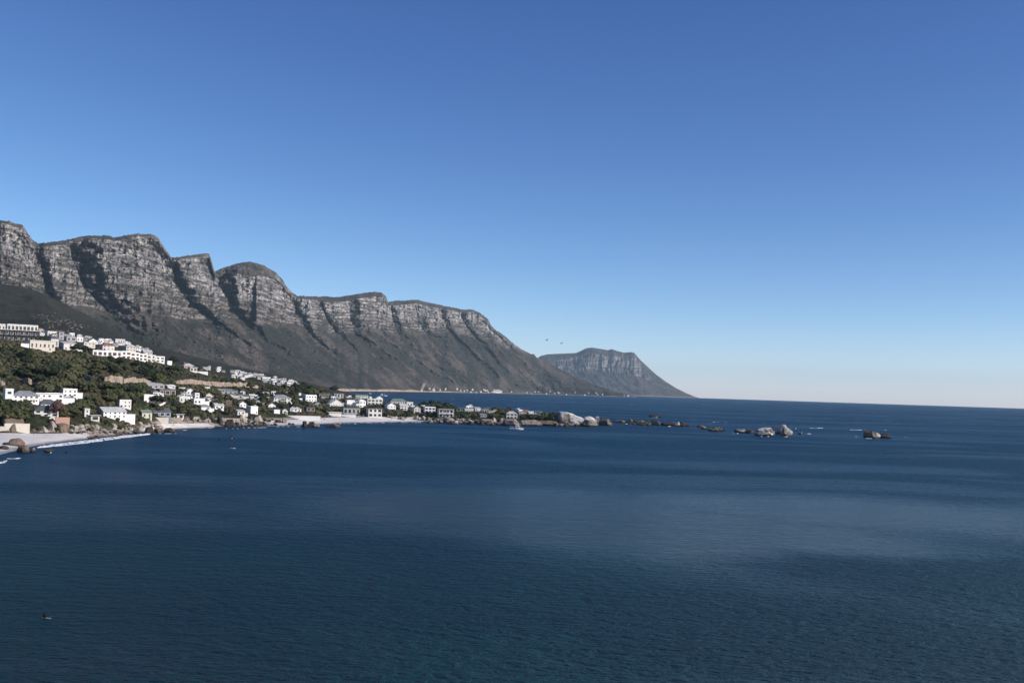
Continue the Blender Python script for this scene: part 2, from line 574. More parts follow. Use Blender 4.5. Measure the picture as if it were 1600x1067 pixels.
    Z = EYE + E * D
    foot = R < 0
    D = np.where(foot, Db + R * 2000, D)
    Z = np.where(foot, -drop(D) + R * 200, np.maximum(Z, -drop(D) + 0.5))
    # the far side, unseen
    dD = np.array([60, 250, 700, 1500])[:, None]
    dZ = np.array([-4, -30, -160, -520])[:, None] * np.clip((e_sil[-1:] - e_base[-1:]) * 9, 0.03, 1)
    Dk, Zk = D[-1:] + dD, Z[-1:] + dZ
    D, Z = np.concatenate([D, Dk]), np.concatenate([Z, Zk])
    A = np.concatenate([A, np.repeat(A[-1:], 4, 0)])
    V = np.stack([D * np.sin(A), D * np.cos(A), Z], -1)
    me = mesh_np('mountain_range', V.reshape(-1, 3), grid_faces(*D.shape), [MAT_ROCK], True)
    ext = lambda a: np.concatenate([a, np.repeat(a[-1:] * 0, 4, 0)])
    rag = 7 * fbm(PU / 8, PV / 8, seed=23, octaves=4)
    rock = cliffy * smooth(-5, 5, d_cliff + rag)
    rock = rock * (1 - smooth(0.975, 1.0, x + 0.03 * rag / 7) * np.interp(PU, [0, 345, 365, 430, 450, 800], [.45, .5, .95, .8, .5, .6]))
    veg = smooth(0.3, 0.75, gully + 0.3 * flank + 0.25 * rag / 7) * (1 - smooth(0.45, 0.75, x))
    rock = rock * (1 - 0.7 * veg)
    rib = smooth(0.70, 0.86, gul) * smooth(-70, -8, d_cliff) * m_s * cliffy  # ribs painted as paler rock to bring out relief the sun leaves flat
    set_attr(me, 'rock', ext(np.clip(rock + 0.6 * rib, 0, 1)))
    set_attr(me, 'upper', ext(smooth(0.30, 0.55, x + 0.06 * rag / 7)))
    set_attr(me, 'ledge', ext(smooth(0.60, 0.74, xs - fl) * (d_cliff > 0) * (x < 0.98) * smooth(-0.35, 0.25, fbm(PU / 26, fl * 5.1, seed=35, octaves=3)) * np.interp(x, [0, 0.6, 1], [1.0, 0.8, 0.35])))
    set_attr(me, 'ochre', ext(smooth(-4, 3, d_cliff) * (1 - smooth(0.18, 0.34, x)) * smooth(-0.1, 0.4, fbm(PU / 14, PV / 6, seed=29))))
    green = np.maximum(smooth(0.1, 0.5, fbm(wg / 40, PV / 50, seed=25, octaves=3)) * 0.7, (1 - smooth(0.22, 0.42, gul)) * 0.9) * m_s  # scrub patches; ravines darkened too, their shade put into the colour
    set_attr(me, 'green', ext(np.clip(green + veg * 0.8, 0, 1)))
    rise = Z[:-4] + drop(D[:-4])
    beach_h = np.interp(PU, [500, 530, 620, 690, 720, 990], [0, 17, 15, 10, 6, 5])
    sand = smooth(1.0, 0.55, rise / np.maximum(beach_h, 1) + 0.5 * fbm(PU / 9, PV / 3, seed=26)) * smooth(480, 530, PU) * np.interp(PU, [700, 760], [1, 0.75])
    track = smooth(3.0, 1.0, np.abs(PU - 663 + (PV - 600) * 0.45)) * smooth(597, 601, PV)
    set_attr(me, 'sand', ext(np.clip(sand + 0.6 * track, 0, 1)))
    tag(link('mountain_range', me), kind='structure')


FAR = np.array([(800, 590), (836, 562), (845, 556), (855, 553.5), (875, 552.5), (900, 551.5), (908, 548), (916, 544), (925, 543), (935, 544.5), (950, 547),
                (956, 545.5), (965, 548.5), (975, 551), (985, 550), (991, 551), (995, 556), (1002, 564), (1012, 573), (1025, 585), (1040, 596),
                (1056, 606), (1072, 614), (1085, 619.5), (1092, 621.5)], float)


def build_far_mountain():
    sa, se = az_el(FAR[:, 0], FAR[:, 1])
    ncol = 420
    az = np.linspace(sa[0], sa[-1], ncol)
    t_rows = np.concatenate([np.linspace(-0.05, 0.4, 40), np.linspace(0.4, 0.9, 90)[1:], np.linspace(0.9, 1.0, 10)[1:], np.linspace(1.0, 1.4, 6)[1:]])
    T, A = np.meshgrid(t_rows, az, indexing='ij')
    U = 800 + FPX * np.tan(A)
    us = 800 + FPX * np.tan(sa)
    Db = np.interp(U, [800, 1000, 1092], [19000, 19500, 20200])
    Dr = np.interp(U, [800, 1000, 1092], [20900, 21000, 20500])
    sh = np.interp(U, [800, 980, 1092], [40, 40, 8])
    U_eff = U - sh * (1 - np.clip(T / 0.6, 0, 1))
    e_sil, e_eff = np.interp(U, us, se), np.interp(U_eff, us, se)
    e_base = -(EYE + drop(Db)) / Db
    w = U_eff + 2 * fbm(U_eff / 9, T * 8, seed=43)
    cliffy = smooth(845, 885, U) * smooth(1030, 1000, U_eff)
    tp = T + cliffy * (0.045 * (ridged(w / 17, T * 9, seed=45, octaves=4) - 0.45) + 0.02 * fbm(w / 2.5, T * 20, seed=46, octaves=3))
    cb, ct, c0, c1 = 0.52, 0.88, 0.60, 0.74
    q = np.where(tp < c0, cb * np.clip(tp / c0, 0, 1) ** 1.25, 0)
    x = np.clip((tp - c0) / (c1 - c0), 0, 1)
    n = 4.0
    xs = x * n
    x = 0.4 * x + 0.6 * np.clip((np.floor(xs) + smooth(0.2, 0.9, xs - np.floor(xs))) / n, 0, 1)
    q = np.where((tp >= c0) & (tp <= c1), cb + (ct - cb) * x, q)
    q = np.where(tp > c1, ct + (1 - ct) * (1 - (1 - np.clip((tp - c1) / (1 - c1), 0, 1)) ** 1.6), q)
    q = np.where(T >= 1, 1.0, q)
    e = np.minimum(e_base + (np.where(T < 0.55, e_eff, e_sil) - e_base) * q, e_sil)
    D = Db + (Dr - Db) * T
    land = smooth(0, 0.15, T) * (1 - smooth(0.92, 1.0, T))
    z = EYE + e * D + land * (30 * (ridged(w / 14, T * 2, seed=47, octaves=4) - 0.5) * np.clip((e_sil - e_base) * 20, 0, 1) + 8 * fbm(A * D / 60, D / 60, seed=48))
    z = np.where(T < 0, -drop(D) + T * 300, np.maximum(z, -drop(D) + np.minimum(T * 200, 2.0)))
    z = z - np.clip((T - 1) / 0.4, 0, 1) * 380
    V = np.stack([D * np.sin(A), D * np.cos(A), z], -1)
    me = mesh_np('far_mountain', V.reshape(-1, 3), grid_faces(*T.shape), [MAT_ROCK], True)
    rock = cliffy * smooth(c0 - 0.03, c0 + 0.02, tp) * (1 - smooth(c1 + 0.02, c1 + 0.14, tp))
    rock = rock * (0.45 + 0.4 * smooth(-0.3, 0.4, fbm(U / 12, T * 14, seed=49, octaves=3)))
    set_attr(me, 'rock', rock)
    set_attr(me, 'upper', np.full(T.shape, 0.6))
    for nm in ('ochre', 'green', 'ledge'):
        set_attr(me, nm, np.zeros_like(T))
    set_attr(me, 'sand', 0.5 * smooth(22, 6, z + drop(D)))
    tag(link('far_mountain', me), kind='structure')


MAT_ROCK = rock_material('mountain_rock_and_scrub')
build_range()
build_far_mountain()
# ================================================================== VILLAGE SHORE AND HILLSIDE
def DV(u, v):
    """distance at which a sight line meets the water"""
    return float(np.hypot(*sea_point(float(u), float(v))))


# one profile per azimuth, from under the water to behind the hill: ('s',v) shore, (D,v) seen ground, (D,None,z) hidden ground
PROFILE = {
    -90: [('s', 726), (735, 679), (750, 642), (820, 596), (915, 548), (965, 524), (1120, 517), (1950, 476), (2750, 425)],
    0: [('s', 712), (722, 676), (745, 645), (830, 600), (930, 555), (985, 534), (1150, 526), (2000, 488), (2800, 443)],
    50: [('s', 698), (738, 677), (766, 647), (845, 605), (945, 562), (1005, 540), (1175, 530), (2050, 490), (2850, 453)],
    100: [('s', 690), (757, 677), (790, 650), (860, 610), (960, 570), (1030, 548), (1200, 536), (2100, 502), (2900, 478)],
    200: [('s', 679), (850, 667), (878, 650), (950, 615), (1040, 581), (1110, 563), (1300, 549), (2200, 538), (3000, 526)],
    260: [('s', 671), (948, 660.5), (968, 648), (1025, 620), (1100, 593), (1180, 574), (1370, 567), (2270, 556), (3100, 546)],
    350: [('s', 667), (1035, 660), (1065, 648), (1140, 625), (1230, 607), (1310, 594), (1500, 590), (2400, 578), (3300, 568)],
    450: [('s', 665), (1150, 655), (1190, 645), (1270, 629), (1370, 617), (1480, 608), (1700, 605), (2600, 598), (3500, 590)],
    530: [('s', 661), (1270, 651), (1310, 642), (1390, 631), (1470, 624), (1550, 620), (1750, 618), (2600, 613), (3400, 610)],
    600: [('s', 659.5), (1320, 650), (1350, 642), (1410, 635), (1480, 630), (1530, 628), (1660, None, -4), (2600, None, -8), (3400, None, -8)],
    650: [('s', 658.5), (1368, 651), (1392, 645), (1435, 639), (1470, 636), (1510, 634), (1620, None, -4), (2600, None, -8), (3400, None, -8)],
    750: [('s', 662), (1335, 656), (1355, 651), (1385, 646), (1420, 643.5), (1455, 642), (1560, None, -4), (2600, None, -8), (3400, None, -8)],
    850: [('s', 664.5), (1350, 659), (1365, 654.5), (1385, 650.5), (1405, 648.5), (1420, 647.5), (1490, None, -4), (2600, None, -8), (3400, None, -8)],
    925: [('s', 666), (1345, 664), (1350, 663), (1356, 662.5), (1362, 662), (1370, 662), (1410, None, -4), (2600, None, -8), (3400, None, -8)],
    948: [(1322, None, -3), (1340, None, -3), (1350, None, -3), (1356, None, -3), (1362, None, -3), (1370, None, -4), (1410, None, -5), (2600, None, -8), (3400, None, -8)],
}


def build_land():
    us = sorted(PROFILE)
    kD, kZ = [], []
    for u in us:
        d, z = [], []
        ca = math.cos(float(az_el(float(u), 640.0)[0]))
        for q in PROFILE[u]:
            q = (q[0] if q[0] == 's' else q[0] / ca,) + q[1:]
            if q[0] == 's':
                d.append(DV(u, q[1]))
                z.append(0.0)
            elif len(q) == 3:
                d.append(q[0])
                z.append(q[2])
            else:
                d.append(q[0])
                z.append(EYE + float(az_el(float(u), float(q[1]))[1]) * q[0])
        d = [d[0] - 60] + d + [d[-1] + 500]
        z = [min(-4, z[0] - 4)] + z + [z[-1] - (70 if z[-1] > 0 else 0)]
        kD.append(d)
        kZ.append(z)
    kD, kZ = np.array(kD), np.array(kZ)
    kaz = az_el(np.array(us, float), np.full(len(us), 640.0))[0]
    ncol = 760
    az = np.linspace(kaz[0], kaz[-1], ncol)
    seg = [5, 14, 12, 26, 26, 16, 14, 26, 44, 6]
    s = np.concatenate([np.linspace(i, i + 1, n, endpoint=False) for i, n in enumerate(seg)] + [[10.0]])
    # smooth interpolation across the azimuth, gently rounded along the slope
    cD = np.stack([np.interp(az, kaz, kD[:, j]) for j in range(11)])
    cZ = np.stack([np.interp(az, kaz, kZ[:, j]) for j in range(11)])
    ker = np.hanning(41)
    ker /= ker.sum()
    pad = lambda a: np.pad(a, ((0, 0), (20, 20)), mode='edge')
    cD = np.stack([np.convolve(r, ker, 'valid') for r in pad(cD)])
    cZ = np.stack([np.convolve(r, ker, 'valid') for r in pad(cZ)])
    D = np.stack([np.interp(s, np.arange(11), cD[:, i]) for i in range(ncol)], 1)
    Z = np.stack([np.interp(s, np.arange(11), cZ[:, i]) for i in range(ncol)], 1)
    S = np.broadcast_to(s[:, None], D.shape)
    A = np.broadcast_to(az, D.shape)
    X, Y = D * np.sin(A), D * np.cos(A)
    U = 800 + FPX * np.tan(A)
    # coves and points of the waterline
    wig = (5 * fbm(X / 45, Y / 45, seed=60, octaves=3)) * np.exp(-((S - 1.0) / 0.8) ** 2)
    D = D + wig
    X, Y = D * np.sin(A), D * np.cos(A)
    sandy = np.zeros_like(D)
    UN = U + 13 * fbm(X / 9, Y / 9, seed=69, octaves=3)
    for a, b, sm, smax in [(-90, 142, 8, 2.05), (222, 335, 6, 2.0), (415, 668, 7, 2.0)]:
        sandy = np.maximum(sandy, smooth(a - sm, a + sm, UN) * smooth(b + sm, b - sm, UN) * (S < smax))
    inland = smooth(2.0, 2.6, S) * (1 - smooth(6.5, 7.2, S))
    Z = Z + inland * (1.6 * fbm(X / 40, Y / 40, seed=61) + 0.8 * fbm(X / 11, Y / 11, seed=62, octaves=3))
    Z = Z + smooth(4.2, 5.0, S) * (1 - smooth(6.2, 7.0, S)) * smooth(420, 330, U) * (3.0 * fbm(X / 60, Y / 60, seed=64))
    rocky = (1 - sandy) * np.exp(-((S - 1.6) / 0.7) ** 2)
    Z = Z + rocky * (1.5 * ridged(X / 16, Y / 16, seed=63) - 0.2)
    far = smooth(6.8, 7.6, S) * (1 - smooth(8.7, 9.0, S)) * (Z > 1)
    Z = Z + far * (9 * (ridged((X + 0.45 * Y) / 130, Y / 900, seed=65) - 0.5) + 3 * fbm(X / 40, Y / 40, seed=66))
    Z = Z + (S > 8.7) * (Z > 1) * 1.5 * fbm(X / 25, Y / 60, seed=67)
    Z = Z - drop(D)
    V = np.stack([X, Y, Z], -1)
    pu, pv = project(X, Y, Z)
    nr, nc = D.shape
    F = grid_faces(nr, nc)
    fs = sandy.reshape(-1)[F].mean(1) > 0.5
    fs &= (Z.reshape(-1)[F].max(1) > -1.5)
    faces_of = {'hillside': F[~fs], 'beach': F[fs]}
    wet = smooth(1.0, 0.15, Z + 0.4 * fbm(X / 15, Y / 15, seed=68))
    zone_c = smooth(6.8, 7.6, S)
    attrs = {'wet': wet, 'upland': zone_c, 'bank': rocky * smooth(0.9, 1.1, S)}
    for nm, m in (('hillside', hillside_material()), ('beach', sand_material())):
        f = faces_of[nm]
        used = np.unique(f)
        remap = np.full(nr * nc, -1)
        remap[used] = np.arange(len(used))
        me = mesh_np(nm, V.reshape(-1, 3)[used], remap[f], [m], True)
        for k, a in attrs.items():
            set_attr(me, k, a.reshape(-1)[used])
        tag(link(nm, me), kind='structure')
    return dict(X=X, Y=Y, Z=Z, S=S, U=U, pu=pu, pv=pv, az=az, sandy=sandy)


def hillside_material():
    m, nt, b = material('hillside_ground')
    g = NT(nt)
    p = g.pos()
    n1 = g.noise(p, 0.02, 5.0, 0.65)
    n2 = g.noise(p, 0.15, 5.0, 0.7)
    c = g.mix(g.ramp(n1, 0.36, 0.62), (0.030, 0.038, 0.018), (0.075, 0.065, 0.040))
    c = g.mix(g.ramp(n2, 0.4, 0.62), g.mix(1.0, c, (0.5, 0.52, 0.5), 'MULTIPLY'), c)
    up = g.mix(g.ramp(g.noise(p, 0.006, 5.0, 0.65), 0.35, 0.62), (0.026, 0.031, 0.021), (0.046, 0.043, 0.030))
    up = g.mix(g.ramp(g.noise(p, 0.05, 5.0, 0.7), 0.35, 0.6), g.mix(1.0, up, (0.6, 0.6, 0.6), 'MULTIPLY'), up)
    up = g.mix(g.ramp(g.noise(g.mapv(p, (0.02, 0.008, 0.03)), 1.0, 5.0, 0.75), 0.64, 0.75), up, (0.10, 0.085, 0.06))
    c = g.mix(g.attr('upland'), c, up)
    rock = g.mix(g.ramp(n2, 0.35, 0.6), (0.12, 0.095, 0.075), (0.38, 0.34, 0.29))
    rock = g.mix(g.math('MULTIPLY', g.attr('wet'), 0.8), rock, (0.05, 0.042, 0.036))
    c = g.mix(g.ramp(g.attr('bank'), 0.3, 0.6), c, rock)
    g.link(c, b.inputs['Base Color'])
    b.inputs['Roughness'].default_value = 0.95
    b.inputs['Specular IOR Level'].default_value = 0.1
    g.link(g.bump(g.noise(p, 0.25, 5.0, 0.75), 1.0, 1.6), b.inputs['Normal'])
    return m


def sand_material():
    m, nt, b = material('beach_sand')
    g = NT(nt)
    p = g.pos()
    n = g.noise(p, 0.06, 5.0, 0.65)
    c = g.mix(g.ramp(n, 0.35, 0.65), (0.56, 0.52, 0.485), (0.66, 0.625, 0.59))
    c = g.mix(g.ramp(g.noise(p, 0.8, 4.0, 0.7), 0.25, 0.45), (0.40, 0.36, 0.33), c)
    c = g.mix(g.math('MULTIPLY', g.attr('wet'), 0.85), c, (0.20, 0.18, 0.165))
    g.link(c, b.inputs['Base Color'])
    g.link(g.math('SUBTRACT', 0.95, g.math('MULTIPLY', g.attr('wet'), 0.45)), b.inputs['Roughness'])
    b.inputs['Specular IOR Level'].default_value = 0.2
    g.link(g.bump(g.noise(p, 0.5, 5.0, 0.7), 0.8, 0.4), b.inputs['Normal'])
    return m


LAND = build_land()


def hit(u, v, smax=9.0):
    """first ground (or water) point seen along a sight line of the photograph"""
    a = float(az_el(float(u), float(v))[0])
    i = (a - LAND['az'][0]) / (LAND['az'][-1] - LAND['az'][0]) * (len(LAND['az']) - 1)
    d_sea = DV(u, v) if az_el(float(u), float(v))[1] < -1e-4 else 1e9
    if 0 <= i < len(LAND['az']) - 1:
        k, f = int(i), i - int(i)
        col = {n: LAND[n][:, k] * (1 - f) + LAND[n][:, k + 1] * f for n in ('X', 'Y', 'Z', 'pv', 'S')}
        ok = np.nonzero((col['pv'] <= v) & (col['S'] >= 0.8) & (col['S'] <= smax))[0]
        if len(ok):
            j = ok[0]
            if j > 0 and col['pv'][j - 1] > v:
                t = (col['pv'][j - 1] - v) / (col['pv'][j - 1] - col['pv'][j])
                pt = [col[n][j - 1] * (1 - t) + col[n][j] * t for n in ('X', 'Y', 'Z')]
            else:
                pt = [col[n][j] for n in ('X', 'Y', 'Z')]
            if pt[2] > -0.05:
                return Vector(pt)
    if d_sea < 40000:
        return Vector((d_sea * math.sin(a), d_sea * math.cos(a), 0.0))
    return None


def px_m(p):
    """metres per photo pixel at a point"""
    return math.hypot(p.x, p.y) / FPX
# ================================================================== BUILDING KIT
class MB:
    def __init__(self):
        self.v, self.f, self.m = [], [], []

    def add(self, verts, faces, mat=0):
        n = len(self.v)
        self.v += [tuple(p) for p in verts]
        self.f += [tuple(i + n for i in f) for f in faces]
        self.m += [mat] * len(faces)
        return self

    def box(self, x0, x1, y0, y1, z0, z1, mat=0):
        return self.add([(x0, y0, z0), (x1, y0, z0), (x1, y1, z0), (x0, y1, z0), (x0, y0, z1), (x1, y0, z1), (x1, y1, z1), (x0, y1, z1)],
                        [(0, 3, 2, 1), (4, 5, 6, 7), (0, 1, 5, 4), (1, 2, 6, 5), (2, 3, 7, 6), (3, 0, 4, 7)], mat)

    def tube(self, pts, radii, n=6, mat=0):
        rings = []
        for i, (p, r) in enumerate(zip(pts, radii)):
            p = Vector(p)
            a = Vector(pts[min(i + 1, len(pts) - 1)]) - Vector(pts[max(i - 1, 0)])
            a.normalize()
            s = a.orthogonal().normalized()
            t = a.cross(s)
            rings.append([p + r * (math.cos(2 * math.pi * k / n) * s + math.sin(2 * math.pi * k / n) * t) for k in range(n)])
        vs = [q for ring in rings for q in ring]
        fs = []
        for i in range(len(rings) - 1):
            for k in range(n):
                fs.append((i * n + k, i * n + (k + 1) % n, (i + 1) * n + (k + 1) % n, (i + 1) * n + k))
        fs.append(tuple(range(n))[::-1])
        fs.append(tuple((len(rings) - 1) * n + k for k in range(n)))
        return self.add(vs, fs, mat)

    def mesh(self, name, mats, smooth_shade=False):
        return mesh_np(name, self.v, self.f, mats if isinstance(mats, (list, tuple)) else [mats], smooth_shade, self.m)


def plaster(name, col, grime=0.12):
    m, nt, b = material(name)
    g = NT(nt)
    p = g.pos()
    streak = g.noise(g.mapv(p, (0.5, 0.5, 0.10)), 1.0, 4.0, 0.7)
    c = g.mix(g.ramp(streak, 0.5, 0.8), col, tuple(k * (1 - 2 * grime) for k in col))
    g.link(c, b.inputs['Base Color'])
    b.inputs['Roughness'].default_value = 0.85
    b.inputs['Specular IOR Level'].default_value = 0.2
    return m


def roofing(name, col, ribs=1.6):
    m, nt, b = material(name)
    g = NT(nt)
    p = g.pos()
    n = g.noise(p, 0.35, 4.0, 0.7)
    c = g.mix(g.ramp(n, 0.3, 0.7), tuple(k * 0.75 for k in col), tuple(min(1, k * 1.2) for k in col))
    g.link(c, b.inputs['Base Color'])
    b.inputs['Roughness'].default_value = 0.7
    return m


W = {'white': plaster('white_plaster', (0.80, 0.79, 0.76)), 'ivory': plaster('weathered_white_plaster', (0.66, 0.64, 0.59), 0.2), 'cream': plaster('cream_plaster', (0.60, 0.55, 0.46)), 'grey': plaster('grey_plaster', (0.33, 0.33, 0.33)),
     'pale': plaster('pale_plaster', (0.55, 0.54, 0.51)), 'brown': plaster('brown_timber', (0.10, 0.07, 0.05)), 'bluegrey': plaster('blue_grey_boards', (0.16, 0.20, 0.24)),
     'stone': plaster('stone_wall', (0.36, 0.30, 0.24), 0.25), 'rose': plaster('rose_plaster', (0.42, 0.26, 0.20)), 'dark': plaster('dark_cladding', (0.045, 0.045, 0.05)),
     'slate': roofing('slate_roof', (0.085, 0.09, 0.10)), 'greyroof': roofing('grey_roof', (0.22, 0.23, 0.24)), 'paleroof': roofing('pale_roof', (0.42, 0.42, 0.42)),
     'whiteroof': roofing('white_roof', (0.74, 0.74, 0.72)), 'terracotta': roofing('terracotta_roof', (0.24, 0.10, 0.07)), 'greenroof': roofing('green_roof', (0.14, 0.20, 0.14)),
     'brownroof': roofing('brown_roof', (0.16, 0.11, 0.08)), 'thatch': roofing('thatch_roof', (0.17, 0.13, 0.10)), 'frame': plaster('white_window_frame', (0.7, 0.7, 0.68))}


def glass_mat():
    m, nt, b = material('window_glass')
    g = NT(nt)
    c = g.mix(g.noise(g.pos(), 0.4, 2.0), (0.012, 0.015, 0.018), (0.05, 0.055, 0.06))
    g.link(c, b.inputs['Base Color'])
    b.inputs['Roughness'].default_value = 0.08
    return m


W['glass'] = glass_mat()


def window_mesh():
    k = MB()
    t = 0.07
    k.box(-0.5, 0.5, -0.07, 0, 0.5 - t, 0.5)
    k.box(-0.5, 0.5, -0.07, 0, -0.5, -0.5 + t)
    k.box(-0.5, -0.5 + t, -0.07, 0, -0.5 + t, 0.5 - t)
    k.box(0.5 - t, 0.5, -0.07, 0, -0.5 + t, 0.5 - t)
    k.add([(-0.43, -0.03, -0.43), (0.43, -0.03, -0.43), (0.43, -0.03, 0.43), (-0.43, -0.03, 0.43)], [(0, 1, 2, 3)], 1)
    return k.mesh('window', [W['frame'], W['glass']])


def door_mesh():
    k = MB()
    k.box(-0.5, 0.5, -0.08, 0, 0, 1.0)
    k.box(-0.42, 0.42, -0.10, -0.08, 0.02, 0.94, 1)
    return k.mesh('door', [W['frame'], W['brown']])


WINDOW, DOOR = window_mesh(), door_mesh()
COVER = np.zeros((1100, 1700))                              # distance of the building seen in each photo pixel, 0 = none


NAMED = []                                                  # named things: where they stand in the photograph and what they are called
USED_LABELS = set()
_TAIL = {'a', 'an', 'the', 'of', 'in', 'on', 'at', 'to', 'with', 'and', 'under', 'over', 'by', 'its', 'behind', 'between', 'above', 'below', 'beside', 'from', 'right', 'left', 'just', 'two', 'for', 'small', 'large', 'dark', 'white', 'pale', 'grey', 'low', 'first', 'second', 'main', 'long', 'flat', 'wide', 'upper', 'lower', 'one', 'where', 'near', 'off', 'against', 'that', 'leaves', 'half', 'standing', 'single', 'brown', 'broad', 'cream', 'bright', 'very', 'toward', 'leaning', 'directly', 'red', 'green', 'top', 'touching', 'light', 'rounded', 'only', 'dull', 'uphill', 'hipped', 'slate', 'tan'}


def short_name(label, others):
    w = label.split()
    for n in range(3, len(w) + 1):
        if sum(o.split()[:n] == w[:n] for o in others) <= 1:
            break
    w = w[:max(n, 4)]
    while len(w) > 3 and w[-1].lower().strip(',') in _TAIL:
        w = w[:-1]
    return ' '.join(w).rstrip(',')


def beside(desc, u, v, fallback, kind='house'):
    """a label that says which of the look-alikes this is, by the nearest named thing"""
    near = sorted((q for q in NAMED if q[3] == kind), key=lambda q: math.hypot(q[0] - u, (q[1] - v) * 1.6))[:4]
    others = [q[2] for q in NAMED]
    for size in ('', 'smaller ', 'taller '):
        for (a, b, lb, k) in near:
            dx, dy = u - a, v - b
            rel = ('left of' if dx < 0 else 'right of') if abs(dx) > abs(dy) * 1.3 else ('below' if dy > 0 else 'above')
            t = '%s%s just %s the %s' % (size, desc, rel, short_name(lb, others))
            if size == '' and t not in USED_LABELS and len(t.split()) <= 16 and math.hypot(dx, dy) < 60:
                USED_LABELS.add(t)
                return t
    return fallback


def roof_parts(w, d, h, kind, mat, wallmat, parent, over=0.5):
    k = MB()
    x, y = w / 2 + over, d / 2 + over
    if kind == 'flat':
        k.box(-x + 0.25, x - 0.25, -y + 0.25, y - 0.25, h, h + 0.32)
        p = MB()
        for a in ((-w / 2, w / 2, -d / 2, -d / 2 + 0.25), (-w / 2, w / 2, d / 2 - 0.25, d / 2), (-w / 2, -w / 2 + 0.25, -d / 2 + 0.25, d / 2 - 0.25), (w / 2 - 0.25, w / 2, -d / 2 + 0.25, d / 2 - 0.25)):
            p.box(*a, h + 0.32, h + 0.85)
        r = link('roof', k.mesh('roof', mat), parent)
        link('parapet', p.mesh('parapet', wallmat), r)
        return
    if kind == 'slab':
        k.box(-x - 0.4, x + 0.4, -y - 0.6, y + 0.2, h, h + 0.4)
    elif kind == 'mono':
        rise = min(2.2, 0.18 * d + 0.3)
        k.add([(-x, -y, h), (x, -y, h), (x, y, h + rise), (-x, y, h + rise), (-x, -y, h + 0.3), (x, -y, h + 0.3), (x, y, h + rise + 0.3), (-x, y, h + rise + 0.3)],
              [(0, 3, 2, 1), (4, 5, 6, 7), (0, 1, 5, 4), (1, 2, 6, 5), (2, 3, 7, 6), (3, 0, 4, 7)])
        k.add([(-w / 2, -d / 2, h), (w / 2, -d / 2, h), (w / 2, d / 2, h), (-w / 2, d / 2, h), (w / 2, d / 2, h + rise - 0.2), (-w / 2, d / 2, h + rise - 0.2)],
              [(1, 2, 4), (0, 5, 3), (2, 3, 5, 4)], 1)
    elif kind == 'gable':                                   # ridge runs front to back
        r = 0.28 * w + 0.4
        k.add([(-x, -y, h - 0.1), (0, -y, h + r), (x, -y, h - 0.1), (-x, y, h - 0.1), (0, y, h + r), (x, y, h - 0.1), (-x, -y, h + 0.15), (0, -y, h + r + 0.3), (x, -y, h + 0.15), (-x, y, h + 0.15), (0, y, h + r + 0.3), (x, y, h + 0.15)],
              [(6, 7, 10, 9), (7, 8, 11, 10), (0, 3, 4, 1), (1, 4, 5, 2), (0, 1, 7, 6), (1, 2, 8, 7), (3, 9, 10, 4), (4, 10, 11, 5), (0, 6, 9, 3), (2, 5, 11, 8)])
        g = w / 2
        rr = r * g / x
        k.add([(-g, -d / 2, h), (g, -d / 2, h), (0, -d / 2, h + rr), (-g, d / 2, h), (g, d / 2, h), (0, d / 2, h + rr)], [(0, 1, 2), (4, 3, 5)], 1)
    else:                                                   # hip; 'ridge' = side-on gable
        r = 0.27 * d + 0.5
        e = x - (y * 0.95 if kind == 'hip' else 0)
        e = max(e, 0.3)
        k.add([(-x, -y, h), (x, -y, h), (x, y, h), (-x, y, h), (-e, 0, h + r), (e, 0, h + r), (-x, -y, h - 0.2), (x, -y, h - 0.2), (x, y, h - 0.2), (-x, y, h - 0.2)],
              [(0, 1, 5, 4), (1, 2, 5), (2, 3, 4, 5), (3, 0, 4), (6, 9, 8, 7), (6, 7, 1, 0), (7, 8, 2, 1), (8, 9, 3, 2), (9, 6, 0, 3)])
    link('roof', k.mesh('roof', [mat, wallmat]), parent)


